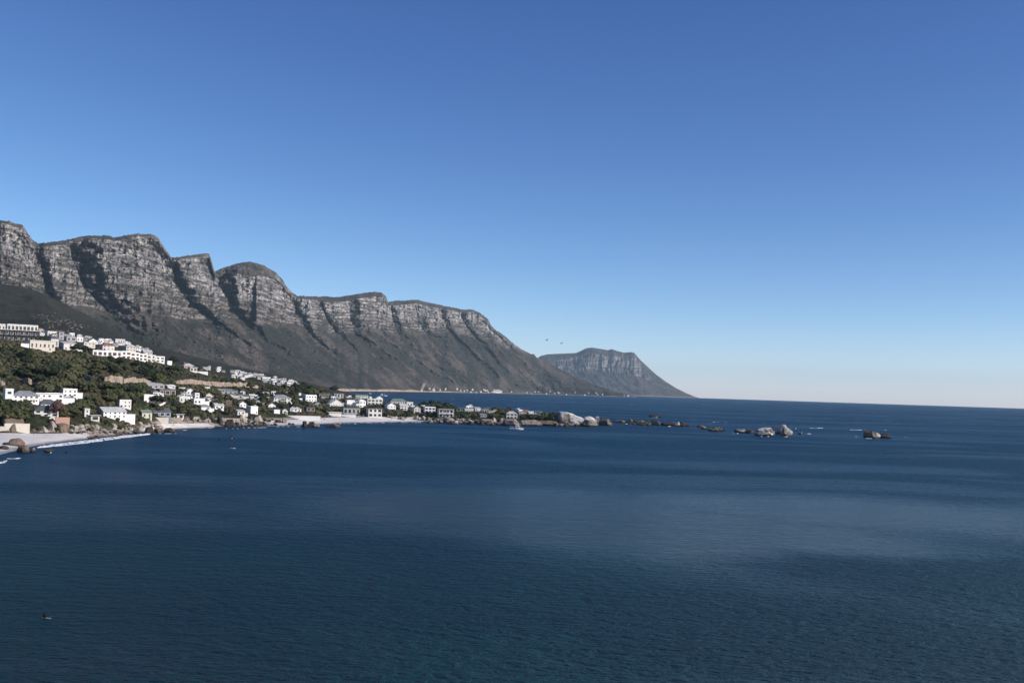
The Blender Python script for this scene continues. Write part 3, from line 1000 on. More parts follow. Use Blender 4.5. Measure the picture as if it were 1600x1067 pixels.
def house(u0, u1, v0, v1, storeys, roof, wall, roofm, yaw, label, opts='', name='house', depth=None, cat='house', group=None):
    """a house whose seen front fills about u0..u1, v0..v1 of the photograph; it stands on the ground there"""
    base = hit((u0 + u1) / 2, v1)
    s = px_m(base)
    Wd, H = (u1 - u0) * s, (v1 - v0) * s
    ya = math.radians(yaw)
    d = depth or max(5.0, min(11.0, 0.62 * Wd))
    w = max(3.0, (Wd - d * abs(math.sin(ya)) * 0.9) / math.cos(ya))
    d = min(d, 1.6 * w)
    rise = {'flat': 0.85, 'slab': 0.4, 'mono': min(2.2, .18 * d + .3) + .3, 'gable': .28 * w + .7, 'hip': .27 * d + .5, 'ridge': .27 * d + .5}[roof]
    h = max(2.3, H - rise)
    rng_ = random.Random(int(u0 * 131 + v0 * 17))
    e = bpy.data.objects.new(name, None)
    e.empty_display_size = 2.0
    COL.objects.link(e)
    back = Vector((math.sin(math.atan2(base.x, base.y)), math.cos(math.atan2(base.x, base.y)), 0))
    e.location = base + back * (d * 0.5)
    heading = -math.atan2(base.x, base.y)
    e.rotation_euler = (0, 0, heading + ya)
    tag(e, label, cat, group)
    if wall == 'white' and rng_.random() < 0.35:
        wall = 'ivory'
    wm, rm = W[wall], W[roofm]
    link('wall', MB().box(-w / 2, w / 2, -d / 2, d / 2, -5.0, h).mesh('wall', wm), e)
    roof_parts(w, d, h, roof, rm, wm, e)
    sh = h / storeys
    if 'bare' not in opts:
        big = 'big' in opts
        n = max(1, int(w / (3.4 if not big else 4.2)))
        for fl in range(storeys):
            z = sh * fl + sh * 0.52
            for i in range(n):
                if not big and rng_.random() < 0.12:
                    continue
                ww = (w / n) * (rng_.uniform(0.5, 0.88) if big else rng_.uniform(0.32, 0.58))
                link('window', WINDOW, e, (-w / 2 + (i + 0.5) * w / n, -d / 2, z), None, (ww, 1, sh * (0.66 if big else rng_.uniform(0.42, 0.56))))
            m_ = max(1, int(d / 4.5))
            sx, rz = (1, math.pi / 2) if ya < 0.9 else (-1, -math.pi / 2)
            for i in range(m_):
                link('window', WINDOW, e, (sx * w / 2, -d / 2 + (i + 0.5) * d / m_, z), (0, 0, rz), (d / m_ * 0.42, 1, sh * 0.48))
    if 'door' in opts:
        link('door', DOOR, e, (w * 0.3, -d / 2, 0.0), None, (1.3, 1, 2.1))
    if 'chim' in opts:
        link('chimney', MB().box(-0.5, 0.5, -0.5, 0.5, 0, 2.4 + rise * 0.6).box(-0.6, 0.6, -0.6, 0.6, 2.4 + rise * 0.6, 2.65 + rise * 0.6).mesh('chimney', wm), e, (-w * 0.28, d * 0.12, h))
    if 'balc' in opts:
        for fl in range(1, storeys + 1):
            k = MB().box(-w / 2 - 0.3, w / 2 + 0.3, -d / 2 - 2.0, -d / 2 - 0.005, sh * fl - 0.35, sh * fl - 0.02)
            n = max(2, int(w / 5))
            for i in range(n + 1):
                x = -w / 2 + i * w / n
                k.box(x - 0.18, x + 0.18, -d / 2 - 1.95, -d / 2 - 1.6, sh * (fl - 1) + (0 if fl > 1 else -3), sh * fl - 0.35)
            link('balcony', k.mesh('balcony', wm), e)
    if 'wing' in opts:                                      # a lower block against the right end
        ww, wh = w * 0.42, h * 0.58
        g = link('side_wing', MB().box(w / 2 + 0.003, w / 2 + ww, -d * 0.45, d * 0.32, -5, wh).mesh('side_wing', wm), e)
        link('roof_slab', MB().box(w / 2 + 0.005, w / 2 + ww + 0.3, -d * 0.45 - 0.3, d * 0.35, wh, wh + 0.3).mesh('roof_slab', rm), g)
    if 'steps' in opts:                                     # terrace wall in front
        link('terrace', MB().box(-w * 0.62, w * 0.62, -d / 2 - 4.5, -d / 2 - 0.004, -6, 0.4).mesh('terrace', wm), e)
    NAMED.append(((u0 + u1) / 2, (v0 + v1) / 2, label, 'house'))
    a, b = int(max(0, u0)), int(u1) + 1
    COVER[int(v0):int(v1 - 0.34 * (v1 - v0)) + 1, a:b] = math.hypot(base.x, base.y) + 4
    return e


def garden_wall(u0, u1, v0, v1, mat, label, thick=0.6, yaw=0.0, name='garden_wall'):
    base = hit((u0 + u1) / 2, v1)
    s = px_m(base)
    w, h = (u1 - u0) * s / max(0.5, math.cos(math.radians(yaw))), (v1 - v0) * s
    k = MB().box(-w / 2, w / 2, 0, thick, -3, h)
    o = link(name, k.mesh(name, W[mat]), None, base, (0, 0, -math.atan2(base.x, base.y) + math.radians(yaw)))
    tag(o, label, 'wall')
    link('coping', MB().box(-w / 2 - 0.1, w / 2 + 0.1, -0.1, thick + 0.1, h, h + 0.12).mesh('coping', W[mat]), o)
    COVER[int(v0):int(v1 - 0.2 * (v1 - v0)) + 1, int(max(0, u0)):int(u1) + 1] = math.hypot(base.x, base.y) + 1
    return o
# ================================================================== HOUSES
HOUSES = [
    # far left, above the first beach
    (6, 19, 609, 628, 2, 'flat', 'white', 'whiteroof', 16, 'white flat topped tower block at the left end of the long white house', '', {}),
    (18, 57, 612, 628.5, 2, 'hip', 'white', 'greyroof', 14, 'long white two storey house with a row of upper windows and a grey hipped roof', 'door', {}),
    (54, 95, 615, 628.5, 2, 'flat', 'white', 'paleroof', 12, 'broad white flat roofed house between the long grey roofed house and the cream edged one', 'wing', {}),
    (94, 110, 620, 633, 2, 'mono', 'white', 'paleroof', 22, 'narrow white house with one square window, right behind the dark roofed bungalow', '', {}),
    (58, 90, 625, 636, 1, 'hip', 'white', 'slate', 24, 'white gabled house under a broad dark slate roof, half hidden by the reddish tree', 'chim', {}),
    (52, 88, 635, 651, 2, 'hip', 'white', 'slate', 10, 'dark roofed bungalow with a pale front, lowest house above the first beach', 'big', {}),
    (93, 118, 608, 620, 2, 'flat', 'white', 'paleroof', 26, 'long low white house alone among trees halfway up the green slope', 'wing', {}),
    (153, 194, 637, 653, 2, 'ridge', 'white', 'paleroof', 30, 'bright white beach house with a pale ridged roof above the boulder bank', 'wing', {}),
    (180, 203, 625, 637, 2, 'flat', 'white', 'whiteroof', 32, 'white box shaped house just uphill of the pale ridged beach house', '', {}),
    (129, 139, 639, 652, 2, 'flat', 'white', 'paleroof', 20, 'slim white two storey house squeezed between dark bushes over the beach', '', {}),
    (139, 154, 649, 658, 1, 'slab', 'cream', 'paleroof', 22, 'small cream building with one wide window just above the beach boulders', 'big', {}),
    (7, 33, 655, 671, 1, 'ridge', 'stone', 'thatch', 14, 'stone beach hut with a brown thatched roof at the back of the first beach', 'bare door', {}),
    # hilltop, left
    (0, 55, 517, 533, 2, 'slab', 'dark', 'whiteroof', 12, 'dark glass apartment block with white balcony slabs on the hilltop at far left', 'big balc', {'name': 'apartment_building', 'cat': 'apartment building'}),
    (12, 55, 508, 518, 1, 'flat', 'white', 'whiteroof', 14, 'white flat house right behind and above the dark balcony block', 'big', {}),
    (-4, 7, 507, 517, 1, 'flat', 'cream', 'whiteroof', 14, 'cream house at the very left edge of the hilltop row', '', {}),
    (43, 82, 533, 547, 1, 'flat', 'cream', 'paleroof', 22, 'long cream house with an open garage at the edge of the green slope', 'door', {}),
    (77, 90, 527, 545, 1, 'hip', 'pale', 'slate', 22, 'pale house under a steep slate pyramid roof beside the long cream house', '', {}),
    (31, 44, 537, 542, 1, 'flat', 'white', 'paleroof', 18, 'low white outbuilding left of the long cream house', 'bare', {}),
    (72, 87, 518, 525, 1, 'flat', 'white', 'whiteroof', 20, 'white hilltop house above the slate pyramid roof', '', {}),
    (90, 99, 518, 531, 2, 'mono', 'grey', 'greyroof', 20, 'tall grey house in the hilltop row, right of the white flat one', '', {}),
    (94, 118, 534, 547, 2, 'mono', 'white', 'paleroof', 26, 'white two storey house at the edge of the slope with dark trees to its right', 'wing', {}),
    (101, 117, 526, 533, 1, 'flat', 'grey', 'greyroof', 22, 'grey flat house with a wide dark front behind the white slope edge house', 'big', {}),
    (118, 129, 527, 534, 1, 'flat', 'white', 'whiteroof', 20, 'small bright white cube house in the middle of the hilltop row', '', {}),
    (127, 147, 535, 543, 2, 'flat', 'cream', 'paleroof', 24, 'cream two storey house above the dark trees of the hilltop', '', {}),
    (136, 151, 529, 537, 1, 'gable', 'white', 'greyroof', 24, 'white gabled house behind the cream hilltop house', '', {}),
    (156, 177, 536, 547, 2, 'hip', 'white', 'terracotta', 24, 'white hilltop house with a small reddish roof over the long terrace block', '', {}),
    (177, 194, 530, 538, 1, 'flat', 'pale', 'paleroof', 22, 'pale house high in the hilltop row above the stepped terrace', '', {}),
    (193, 211, 538, 549, 2, 'hip', 'cream', 'paleroof', 26, 'cream hip roofed house at the crest above the stepped white terrace', '', {}),
    (142, 187, 548, 557, 1, 'flat', 'white', 'whiteroof', 20, 'long low white terrace block left of the stepped row of houses', 'big', {}),
    (187, 203, 549, 561, 2, 'flat', 'white', 'whiteroof', 24, 'first and highest white house of the stepped terrace on the crest', 'big', {'group': 'stepped white terrace houses'}),
    (201, 217, 551, 562.5, 2, 'flat', 'white', 'whiteroof', 24, 'second white house down the stepped terrace on the crest', 'big', {'group': 'stepped white terrace houses'}),
    (214, 229, 553, 564, 2, 'flat', 'white', 'whiteroof', 24, 'third white house, middle of the stepped terrace on the crest', 'big', {'group': 'stepped white terrace houses'}),
    (226, 242, 555, 565.5, 2, 'flat', 'white', 'whiteroof', 24, 'fourth white house of the stepped terrace, next to its lowest', 'big', {'group': 'stepped white terrace houses'}),
    (240, 256, 557, 566.5, 2, 'flat', 'white', 'whiteroof', 24, 'last and lowest white house of the stepped terrace on the crest', 'big', {'group': 'stepped white terrace houses'}),
    (217, 228, 543, 549, 1, 'gable', 'grey', 'greyroof', 22, 'grey gabled house standing alone at the right end of the hilltop row', '', {}),
    (259, 268, 564, 570, 1, 'flat', 'white', 'whiteroof', 24, 'small white cube on the crest just beyond the stepped terrace', '', {}),
    (283, 303, 568, 576, 1, 'hip', 'rose', 'paleroof', 24, 'rose walled villa with a pale hipped roof on the crest', 'chim', {}),
    (294, 307, 574, 581, 1, 'slab', 'white', 'whiteroof', 24, 'white arcaded terrace building below the rose villa', 'big', {}),
    # mid slope and valley
    (226, 255, 598, 607, 1, 'mono', 'grey', 'paleroof', 22, 'grey house with white window frames directly below the tan road cutting', 'big', {}),
    (259, 273, 601, 607, 1, 'mono', 'white', 'whiteroof', 22, 'white sloping roofed cottage right of the grey house under the cutting', '', {}),
    (244, 273, 608, 618, 1, 'flat', 'brown', 'greyroof', 20, 'brown timber house with a flat grey roof and a white end wall', 'big', {}),
    (219, 247, 617, 630, 2, 'flat', 'white', 'whiteroof', 24, 'large white house in dark trees, uphill of the small second beach', 'wing', {}),
    (278, 292, 620, 629, 1, 'flat', 'white', 'whiteroof', 20, 'low white house with a plain front left of the white cluster', '', {}),
    (288, 302, 607, 616, 1, 'gable', 'white', 'whiteroof', 28, 'white house with a steep bright gable at the top of the white cluster', '', {}),
    (287, 300, 616, 623, 1, 'hip', 'white', 'greyroof', 20, 'white house with a grey hip under the steep bright gable', '', {}),
    (302, 311, 614, 623, 2, 'flat', 'white', 'paleroof', 22, 'upright white house with a single dark window in the white cluster', '', {}),
    (299, 319, 623, 632, 1, 'flat', 'white', 'whiteroof', 22, 'wide white house with a sharp left corner at the foot of the white cluster', 'wing', {}),
    (319, 331, 614, 623, 1, 'gable', 'cream', 'paleroof', 26, 'cream gabled house at the right side of the white cluster', '', {}),
    (311, 328, 632, 641, 1, 'hip', 'white', 'greyroof', 22, 'white house with a grey hipped roof and a long low wing above the second beach', 'wing', {}),
    (332, 349, 630, 640, 1, 'ridge', 'white', 'paleroof', 24, 'white house under a wide pale grey roof, one plot right of the grey hip', '', {}),
    (350, 362, 625, 634, 2, 'hip', 'brown', 'brownroof', 22, 'small brown house with a brown hipped roof among trees', '', {}),
    (346, 370, 608, 616, 1, 'mono', 'grey', 'greyroof', 18, 'long grey roofed house right under the far end of the road cutting', 'big', {}),
    (369, 380, 615, 624, 1, 'mono', 'grey', 'slate', 20, 'grey house with a dark sloping roof left of the wide slate roof', '', {}),
    (368, 382, 640, 649, 1, 'mono', 'white', 'paleroof', 24, 'white house tucked behind the pale boulders left of the main beach', 'wing', {}),
    (234, 265, 638, 651, 1, 'ridge', 'bluegrey', 'slate', 22, 'blue grey bungalow with dark roofs directly over the second beach', 'big', {}),
    (218, 236, 641, 654, 1, 'ridge', 'cream', 'greenroof', 24, 'cream beach bungalow with a dull green roof at the left of the second beach', 'door', {}),
    (268, 286, 647, 654, 1, 'slab', 'white', 'paleroof', 18, 'white fronted beach cabin behind the second beach, left of the dark cypress', 'big', {}),
    (373, 388, 616, 625, 1, 'ridge', 'pale', 'slate', 22, 'pale house under a wide slate roof in the middle of the valley', '', {}),
    (371, 384, 627, 636, 1, 'gable', 'white', 'paleroof', 26, 'white gabled house above the white cube house', '', {}),
    (386, 402, 635, 646, 2, 'flat', 'white', 'whiteroof', 38, 'bright white cube house with its left side in violet shade', 'bare door', {}),
    (395, 403, 617, 622, 1, 'flat', 'white', 'whiteroof', 20, 'tiny white flat house between the slate roof and the big white villa', '', {}),
    (423, 453, 617, 629, 2, 'hip', 'white', 'greyroof', 22, 'big white villa with a grey hipped roof in the middle of the village', 'wing', {}),
    (472, 494, 617, 628, 2, 'flat', 'white', 'whiteroof', 26, 'white house with two rows of dark windows beside a white gable wall', '', {}),
    (465, 470, 613, 622, 1, 'gable', 'white', 'paleroof', 22, 'narrow white gable standing left of the house with two window rows', 'bare', {}),
    (495, 514, 615, 622, 1, 'slab', 'brown', 'greyroof', 18, 'low dark house with a flat grey roof at the back of the village', 'big', {}),
    (519, 536, 615, 622, 1, 'slab', 'pale', 'paleroof', 18, 'low pale house with a long flat roof in front of the dark round tree', 'big', {}),
    (509, 536, 624, 636, 2, 'gable', 'white', 'whiteroof', 30, 'large bright white double gabled house behind the main beach', '', {}),
    (539, 554, 625, 634, 2, 'flat', 'white', 'whiteroof', 22, 'plain white cube house with a terrace right of the double gables', 'bare steps', {}),
    (449, 470, 635, 643, 1, 'hip', 'white', 'paleroof', 22, 'white house with a shallow pale roof just behind the beach wall', '', {}),
    (439, 449, 638, 647, 1, 'gable', 'pale', 'greyroof', 20, 'pale arched beach house at the left end of the beach wall', 'door', {}),
    (426, 437, 640, 646, 1, 'flat', 'white', 'whiteroof', 20, 'low white cottage left of the arched beach house', '', {}),
    (416, 430, 631, 637, 1, 'gable', 'white', 'paleroof', 26, 'small white gabled house below the big villa', '', {}),
    (476, 492, 636, 643, 1, 'slab', 'brown', 'slate', 18, 'dark brown beach house with a flat slate roof among bushes', 'big', {}),
    (511, 533, 644, 650, 1, 'slab', 'white', 'whiteroof', 14, 'long white windowless pavilion standing on the main beach', 'bare', {'name': 'beach_pavilion', 'cat': 'pavilion'}),
    (533, 562, 637, 648, 1, 'slab', 'grey', 'greyroof', 16, 'wide grey house with a long strip of dark windows behind the pavilion', 'big', {}),
    # the point
    (557, 571, 624, 637, 2, 'hip', 'white', 'whiteroof', 32, 'eight sided looking white house at the start of the point', '', {}),
    (570, 597, 623, 633, 2, 'flat', 'white', 'paleroof', 20, 'wide white complex with open decks behind the dark fronted beach house', 'big', {}),
    (585, 598, 619, 627, 1, 'gable', 'white', 'whiteroof', 24, 'white house with a rounded dark gable window on the skyline', 'door', {}),
    (554, 575, 616.5, 623, 1, 'ridge', 'pale', 'greenroof', 18, 'house with a long green roof left of the pale dome', '', {}),
    (572, 596, 638, 652, 2, 'slab', 'white', 'brownroof', 16, 'white beach house with broad dark windows at the edge of the main beach', 'big', {}),
    (601, 618, 629, 641, 2, 'gable', 'white', 'paleroof', 26, 'white gabled house with a dark window at the root of the point', '', {}),
    (607, 636, 623, 631, 1, 'hip', 'pale', 'greenroof', 16, 'pale house under a very wide green hipped roof on the skyline', '', {}),
    (622, 636, 631, 641, 2, 'ridge', 'white', 'paleroof', 22, 'white house with a deck between the green roof and the square block', 'balc', {}),
    (633, 645, 628, 636, 1, 'flat', 'white', 'whiteroof', 20, 'white skyline house left of the tall palm', '', {}),
    (644, 657, 634, 645, 2, 'gable', 'pale', 'greyroof', 20, 'pale two storey house with a round topped front above the shore boulders', '', {}),
    (661, 680, 635.5, 645, 2, 'flat', 'white', 'whiteroof', 14, 'square white block with one long dark window over the rocks', 'big', {}),
    (683, 708, 639, 653, 2, 'slab', 'pale', 'greyroof', 12, 'grey and white glazed house with balconies on the rocks of the point', 'big balc', {}),
    (730, 739, 631, 637, 1, 'gable', 'pale', 'paleroof', 20, 'little pale gabled house on the skyline right of a palm', '', {}),
    (740, 751, 636, 643, 1, 'mono', 'white', 'paleroof', 22, 'white house with a bright sloping roof in the middle of the point', '', {}),
    (760, 769, 638, 644, 1, 'mono', 'white', 'greyroof', 24, 'white ended house with a grey roof left of the dark trees', '', {}),
    (789, 808, 642.5, 654, 2, 'hip', 'pale', 'paleroof', 12, 'pale house with a light roof and a long window band over the pink rock', 'big', {}),
    (805, 814, 637, 644, 1, 'gable', 'white', 'whiteroof', 24, 'small white gabled house left of the terracotta roof', '', {}),
    (814, 829, 640, 647, 1, 'hip', 'rose', 'terracotta', 18, 'house under a long terracotta roof near the end of the point', '', {}),
    (749, 760, 646, 652, 1, 'mono', 'grey', 'greyroof', 18, 'grey cabin with a sloping roof close above the layered shore rocks', '', {}),
    (711, 727, 637, 643, 1, 'slab', 'dark', 'greyroof', 14, 'dark flat roofed house half sunk in shrubs on the point', 'big', {}),
    (829, 844, 642, 647, 1, 'slab', 'grey', 'greyroof', 12, 'last grey flat roofed house toward the tip of the point', 'big', {}),
]
for (u0, u1, v0, v1, st, rf, wl, rm, yw, lb, op, kw) in HOUSES:
    house(u0, u1, v0, v1, st, rf, wl, rm, yw, lb, op, **kw)

# the pale dome beside the green roof
b_ = hit(578, 625)
k_ = MB()
rings = [(1.0, 0.0), (1.0, 0.35), (0.94, 0.62), (0.78, 0.86), (0.55, 1.02), (0.28, 1.12), (0.02, 1.15)]
R_ = 3.4 * px_m(b_)
vs = [(R_ * r * math.cos(a * math.pi / 7), R_ * r * math.sin(a * math.pi / 7), R_ * (z * 1.5) - (3 if i == 0 else 0)) for i, (r, z) in enumerate(rings) for a in range(14)]
fs = [(i * 14 + a, i * 14 + (a + 1) % 14, (i + 1) * 14 + (a + 1) % 14, (i + 1) * 14 + a) for i in range(6) for a in range(14)]
dome = link('dome_house', k_.add(vs, fs).mesh('dome_house', W['cream'], True), None, b_)
tag(dome, 'round cream dome on the skyline between the green roof and the white complex', 'dome')
link('finial', MB().tube([(0, 0, R_ * 1.7), (0, 0, R_ * 1.95)], [0.3, 0.12]).mesh('finial', W['white']), dome)
COVER[617:624, 574:583] = 2000

# walls by the beaches
garden_wall(10, 43, 663, 674, 'cream', 'cream retaining wall on the first beach in front of the thatched hut', yaw=10, name='retaining_wall')
garden_wall(88, 107, 653, 664, 'rose', 'reddish terrace wall above the first beach under the dark roofed bungalow', yaw=20, name='retaining_wall')
garden_wall(0, 9, 667, 673, 'cream', 'low cream wall at the very back of the first beach, left of the hut', name='garden_wall')
garden_wall(238, 262, 652.5, 659, 'cream', 'cream retaining wall along the back of the second beach', yaw=8, name='retaining_wall')
garden_wall(266, 283, 653, 659.5, 'stone', 'stone retaining wall under the white beach cabin', yaw=8, name='retaining_wall')
garden_wall(347, 374, 653.5, 659, 'stone', 'stone terrace wall over the dark rocks right of the second beach', yaw=14, name='retaining_wall')
garden_wall(419, 499, 649.3, 652.2, 'white', 'long low white beach wall left of the white pavilion', name='garden_wall')
garden_wall(534, 556, 648, 651.5, 'white', 'short white beach wall right of the white pavilion', name='garden_wall')
garden_wall(302, 324, 580.5, 583.2, 'white', 'white boundary wall running down from the rose villa on the crest', yaw=10, name='garden_wall')


# far houses too small to tell apart: one shared mesh per kind, copied
def small_house_mesh(w, d, h, roof, wm, rm):
    k = MB().box(-w / 2, w / 2, -d / 2, d / 2, -3, h)
    if roof == 'flat':
        k.box(-w / 2 - 0.3, w / 2 + 0.3, -d / 2 - 0.3, d / 2 + 0.3, h, h + 0.4, 1)
    else:
        r = 0.3 * d
        x, y = w / 2 + 0.4, d / 2 + 0.4
        e = x - y * 0.9 if roof == 'hip' and x > y else x * 0.9
        k.add([(-x, -y, h), (x, -y, h), (x, y, h), (-x, y, h), (-e, 0, h + r), (e, 0, h + r)], [(0, 1, 5, 4), (1, 2, 5), (2, 3, 4, 5), (3, 0, 4), (0, 3, 2, 1)], 1)
    n = max(2, int(w / 3))
    for i in range(n):
        x = -w / 2 + (i + 0.5) * w / n
        k.box(x - w / n * 0.3, x + w / n * 0.3, -d / 2 - 0.06, -d / 2 + 0.2, h * 0.25, h * 0.72, 2)
    return k.mesh('small_house', [wm, rm, W['glass']])


SMALL = [small_house_mesh(9, 7, 5.5, 'flat', W['white'], W['whiteroof']), small_house_mesh(11, 8, 4.2, 'hip', W['white'], W['greyroof']), small_house_mesh(8, 8, 6.5, 'flat', W['white'], W['paleroof']),
         small_house_mesh(12, 8, 3.6, 'ridge', W['pale'], W['paleroof']), small_house_mesh(9, 7, 5.0, 'hip', W['cream'], W['brownroof']), small_house_mesh(10, 7, 4.5, 'flat', W['grey'], W['greyroof'])]


def scatter_houses(n, pts, spread, label, group, size=1.0, seed=1, smax=9.0, sel=range(6), near=False):
    r = random.Random(seed)
    sel = list(sel)
    done, tries = [], 0
    while len(done) < n and tries < n * 30:
        tries += 1
        i = r.randrange(len(pts) - 1)
        t = r.random()
        u = pts[i][0] * (1 - t) + pts[i + 1][0] * t
        v = pts[i][1] * (1 - t) + pts[i + 1][1] * t + r.uniform(-spread, spread)
        p = hit(u, v, smax)
        if p is None or p.z < 1 or any((p - q).length < 13 * size for q in done):
            continue
        if COVER[int(v) - 3:int(v), max(0, int(u)):int(u) + 1].any():
            continue
        done.append(p)
        pick = r.choice(sel)
        o = link('small_house', SMALL[pick], None, p, (0, 0, -math.atan2(p.x, p.y) + math.radians(r.uniform(5, 45))), [size * r.uniform(0.75, 1.15)] * 3)
        look = ['tiny white flat roofed house', 'tiny white hip roofed house', 'tiny white cube house', 'tiny pale low house', 'tiny cream brown roofed house', 'tiny grey house'][pick]
        tag(o, beside(look, u, v, label) if near else label, 'house', group)


scatter_houses(56, [(58, 520), (100, 527), (140, 532), (200, 541), (236, 551)], 3.5, 'tiny pale house packed in the hilltop row behind the larger white ones', 'tiny houses of the hilltop row', 0.68, 3, near=True)
scatter_houses(15, [(310, 574), (345, 580), (385, 589)], 3.0, 'tiny white house scattered at the left end of the far slope', 'tiny houses scattered on the far slope', 0.85, 4)
scatter_houses(52, [(358, 586), (400, 591), (440, 599), (466, 603)], 5.0, 'tiny white house in the far cluster at the mountain foot', 'tiny houses clustered at the mountain foot', 1.0, 5)
scatter_houses(58, [(240, 612), (330, 620), (420, 626), (520, 626), (560, 630)], 9.0, 'small house half hidden in the trees of the valley village', 'half hidden houses of the valley village', 0.7, 6, 6.5, near=True)
scatter_houses(26, [(640, 636), (720, 641), (800, 645), (850, 648)], 4.0, 'small house half hidden in the shrubs of the rocky point', 'half hidden houses of the rocky point', 0.75, 7, 6.5, near=True)
# ================================================================== ROCKS
def ico(sub):
    import bmesh
    bm = bmesh.new()
    bmesh.ops.create_icosphere(bm, subdivisions=sub, radius=1.0)
    bm.verts.ensure_lookup_table()
    v = np.array([x.co[:] for x in bm.verts])
    f = np.array([[x.index for x in q.verts] for q in bm.faces])
    bm.free()
    return v, f


ICO1, ICO2, ICO3 = ico(1), ico(2), ico(3)


def granite(name, lo, hi, stain, cap=0.0):
    m, nt, b = material(name)
    g = NT(nt)
    p = g.pos()
    n = g.noise(p, 0.22, 5.0, 0.65)
    c = g.mix(g.ramp(n, 0.36, 0.62), lo, hi)
    st = g.noise(g.mapv(p, (0.28, 0.28, 0.10)), 1.0, 4.0, 0.7)
    c = g.mix(g.ramp(st, 0.50, 0.66), c, stain)
    z = g.sep(p)[2]
    tide = g.ramp(g.math('ADD', z, g.math('MULTIPLY', n, 1.2)), 1.0, 3.4, 0.9, 0.0)
    c = g.mix(tide, c, (0.035, 0.028, 0.022))
    if cap > 0:
        nz = g.sep(g.normal())[2]
        k = g.ramp(g.math('ADD', nz, g.math('MULTIPLY', g.noise(p, 0.12, 4.0, 0.7), 0.9)), 0.72, 1.05)
        c = g.mix(g.math('MULTIPLY', k, cap), c, (0.62, 0.60, 0.57))
    g.link(c, b.inputs['Base Color'])
    b.inputs['Roughness'].default_value = 0.9
    b.inputs['Specular IOR Level'].default_value = 0.2
    g.link(g.bump(g.noise(p, 0.7, 5.0, 0.7), 0.8, 0.6), b.inputs['Normal'])
    return m


G = {'pale': granite('pale_granite', (0.24, 0.21, 0.18), (0.44, 0.40, 0.35), (0.11, 0.085, 0.065)), 'brown': granite('brown_granite', (0.10, 0.075, 0.055), (0.21, 0.16, 0.12), (0.06, 0.045, 0.035)),
     'dark': granite('dark_wet_granite', (0.030, 0.026, 0.023), (0.075, 0.062, 0.052), (0.02, 0.017, 0.015)), 'pink': granite('pinkish_granite', (0.19, 0.15, 0.13), (0.32, 0.27, 0.23), (0.09, 0.07, 0.055)),
     'white': granite('bird_whitened_granite', (0.15, 0.13, 0.115), (0.34, 0.31, 0.28), (0.05, 0.045, 0.04), 0.75)}


def rock_shape(seed, sub=3, cuts=7, rough=0.22, squash=0.8):
    v, f = (ICO3 if sub == 3 else ICO2)
    r = np.random.default_rng(seed)
    v = v.copy()
    v = v * (1 + rough * fbm(v[:, 0] * 1.3 + seed, v[:, 1] * 1.3, v[:, 2] * 1.3, seed=seed, octaves=3))[:, None]
    for _ in range(cuts):                                   # joint faces cut flats into the boulder
        n = r.normal(size=3)
        n[2] = abs(n[2]) * 0.8
        n /= np.linalg.norm(n)
        d = r.uniform(0.42, 0.80)
        k = v @ n - d
        v = v - np.where(k > 0, k * 0.97, 0)[:, None] * n
    v = v * (1 + 0.09 * fbm(v[:, 0] * 5, v[:, 1] * 5, v[:, 2] * 5, seed=seed + 9, octaves=3))[:, None]
    v[:, 2] *= squash
    lo, hi = v.min(0), v.max(0)
    v[:, 0] = (v[:, 0] - (lo[0] + hi[0]) / 2) / (hi[0] - lo[0])
    v[:, 1] = (v[:, 1] - (lo[1] + hi[1]) / 2) / (hi[1] - lo[1])
    v[:, 2] = (v[:, 2] - lo[2]) / (hi[2] - lo[2]) * 1.35 - 0.35   # a quarter is buried
    return v, f


ROCKV = [rock_shape(100 + i, 3 if i < 8 else 2, 13 + i % 6, 0.40 + 0.05 * (i % 4)) for i in range(14)]
ROCKM = {}


def rock(u0, u1, v0, v1, mat, label, shape=0, group=None, name='boulder', deep=0.8, rot=0.0, tilt=0.0, cat='rock', base=None):
    base = base or hit((u0 + u1) / 2, v1, 3.0)
    s = px_m(base)
    w, h = (u1 - u0) * s, (v1 - v0) * s
    key = (shape, mat)
    if key not in ROCKM:
        v, f = ROCKV[shape]
        ROCKM[key] = mesh_np(name, v, f, [G[mat]], False)
    d = max(w * deep, 1.0)
    base = base + Vector((math.sin(math.atan2(base.x, base.y)), math.cos(math.atan2(base.x, base.y)), 0)) * d * 0.4
    o = link(name, ROCKM[key], None, base, (0, tilt, -math.atan2(base.x, base.y) + rot), (w, d, h))
    tag(o, label, cat, group)
    return o


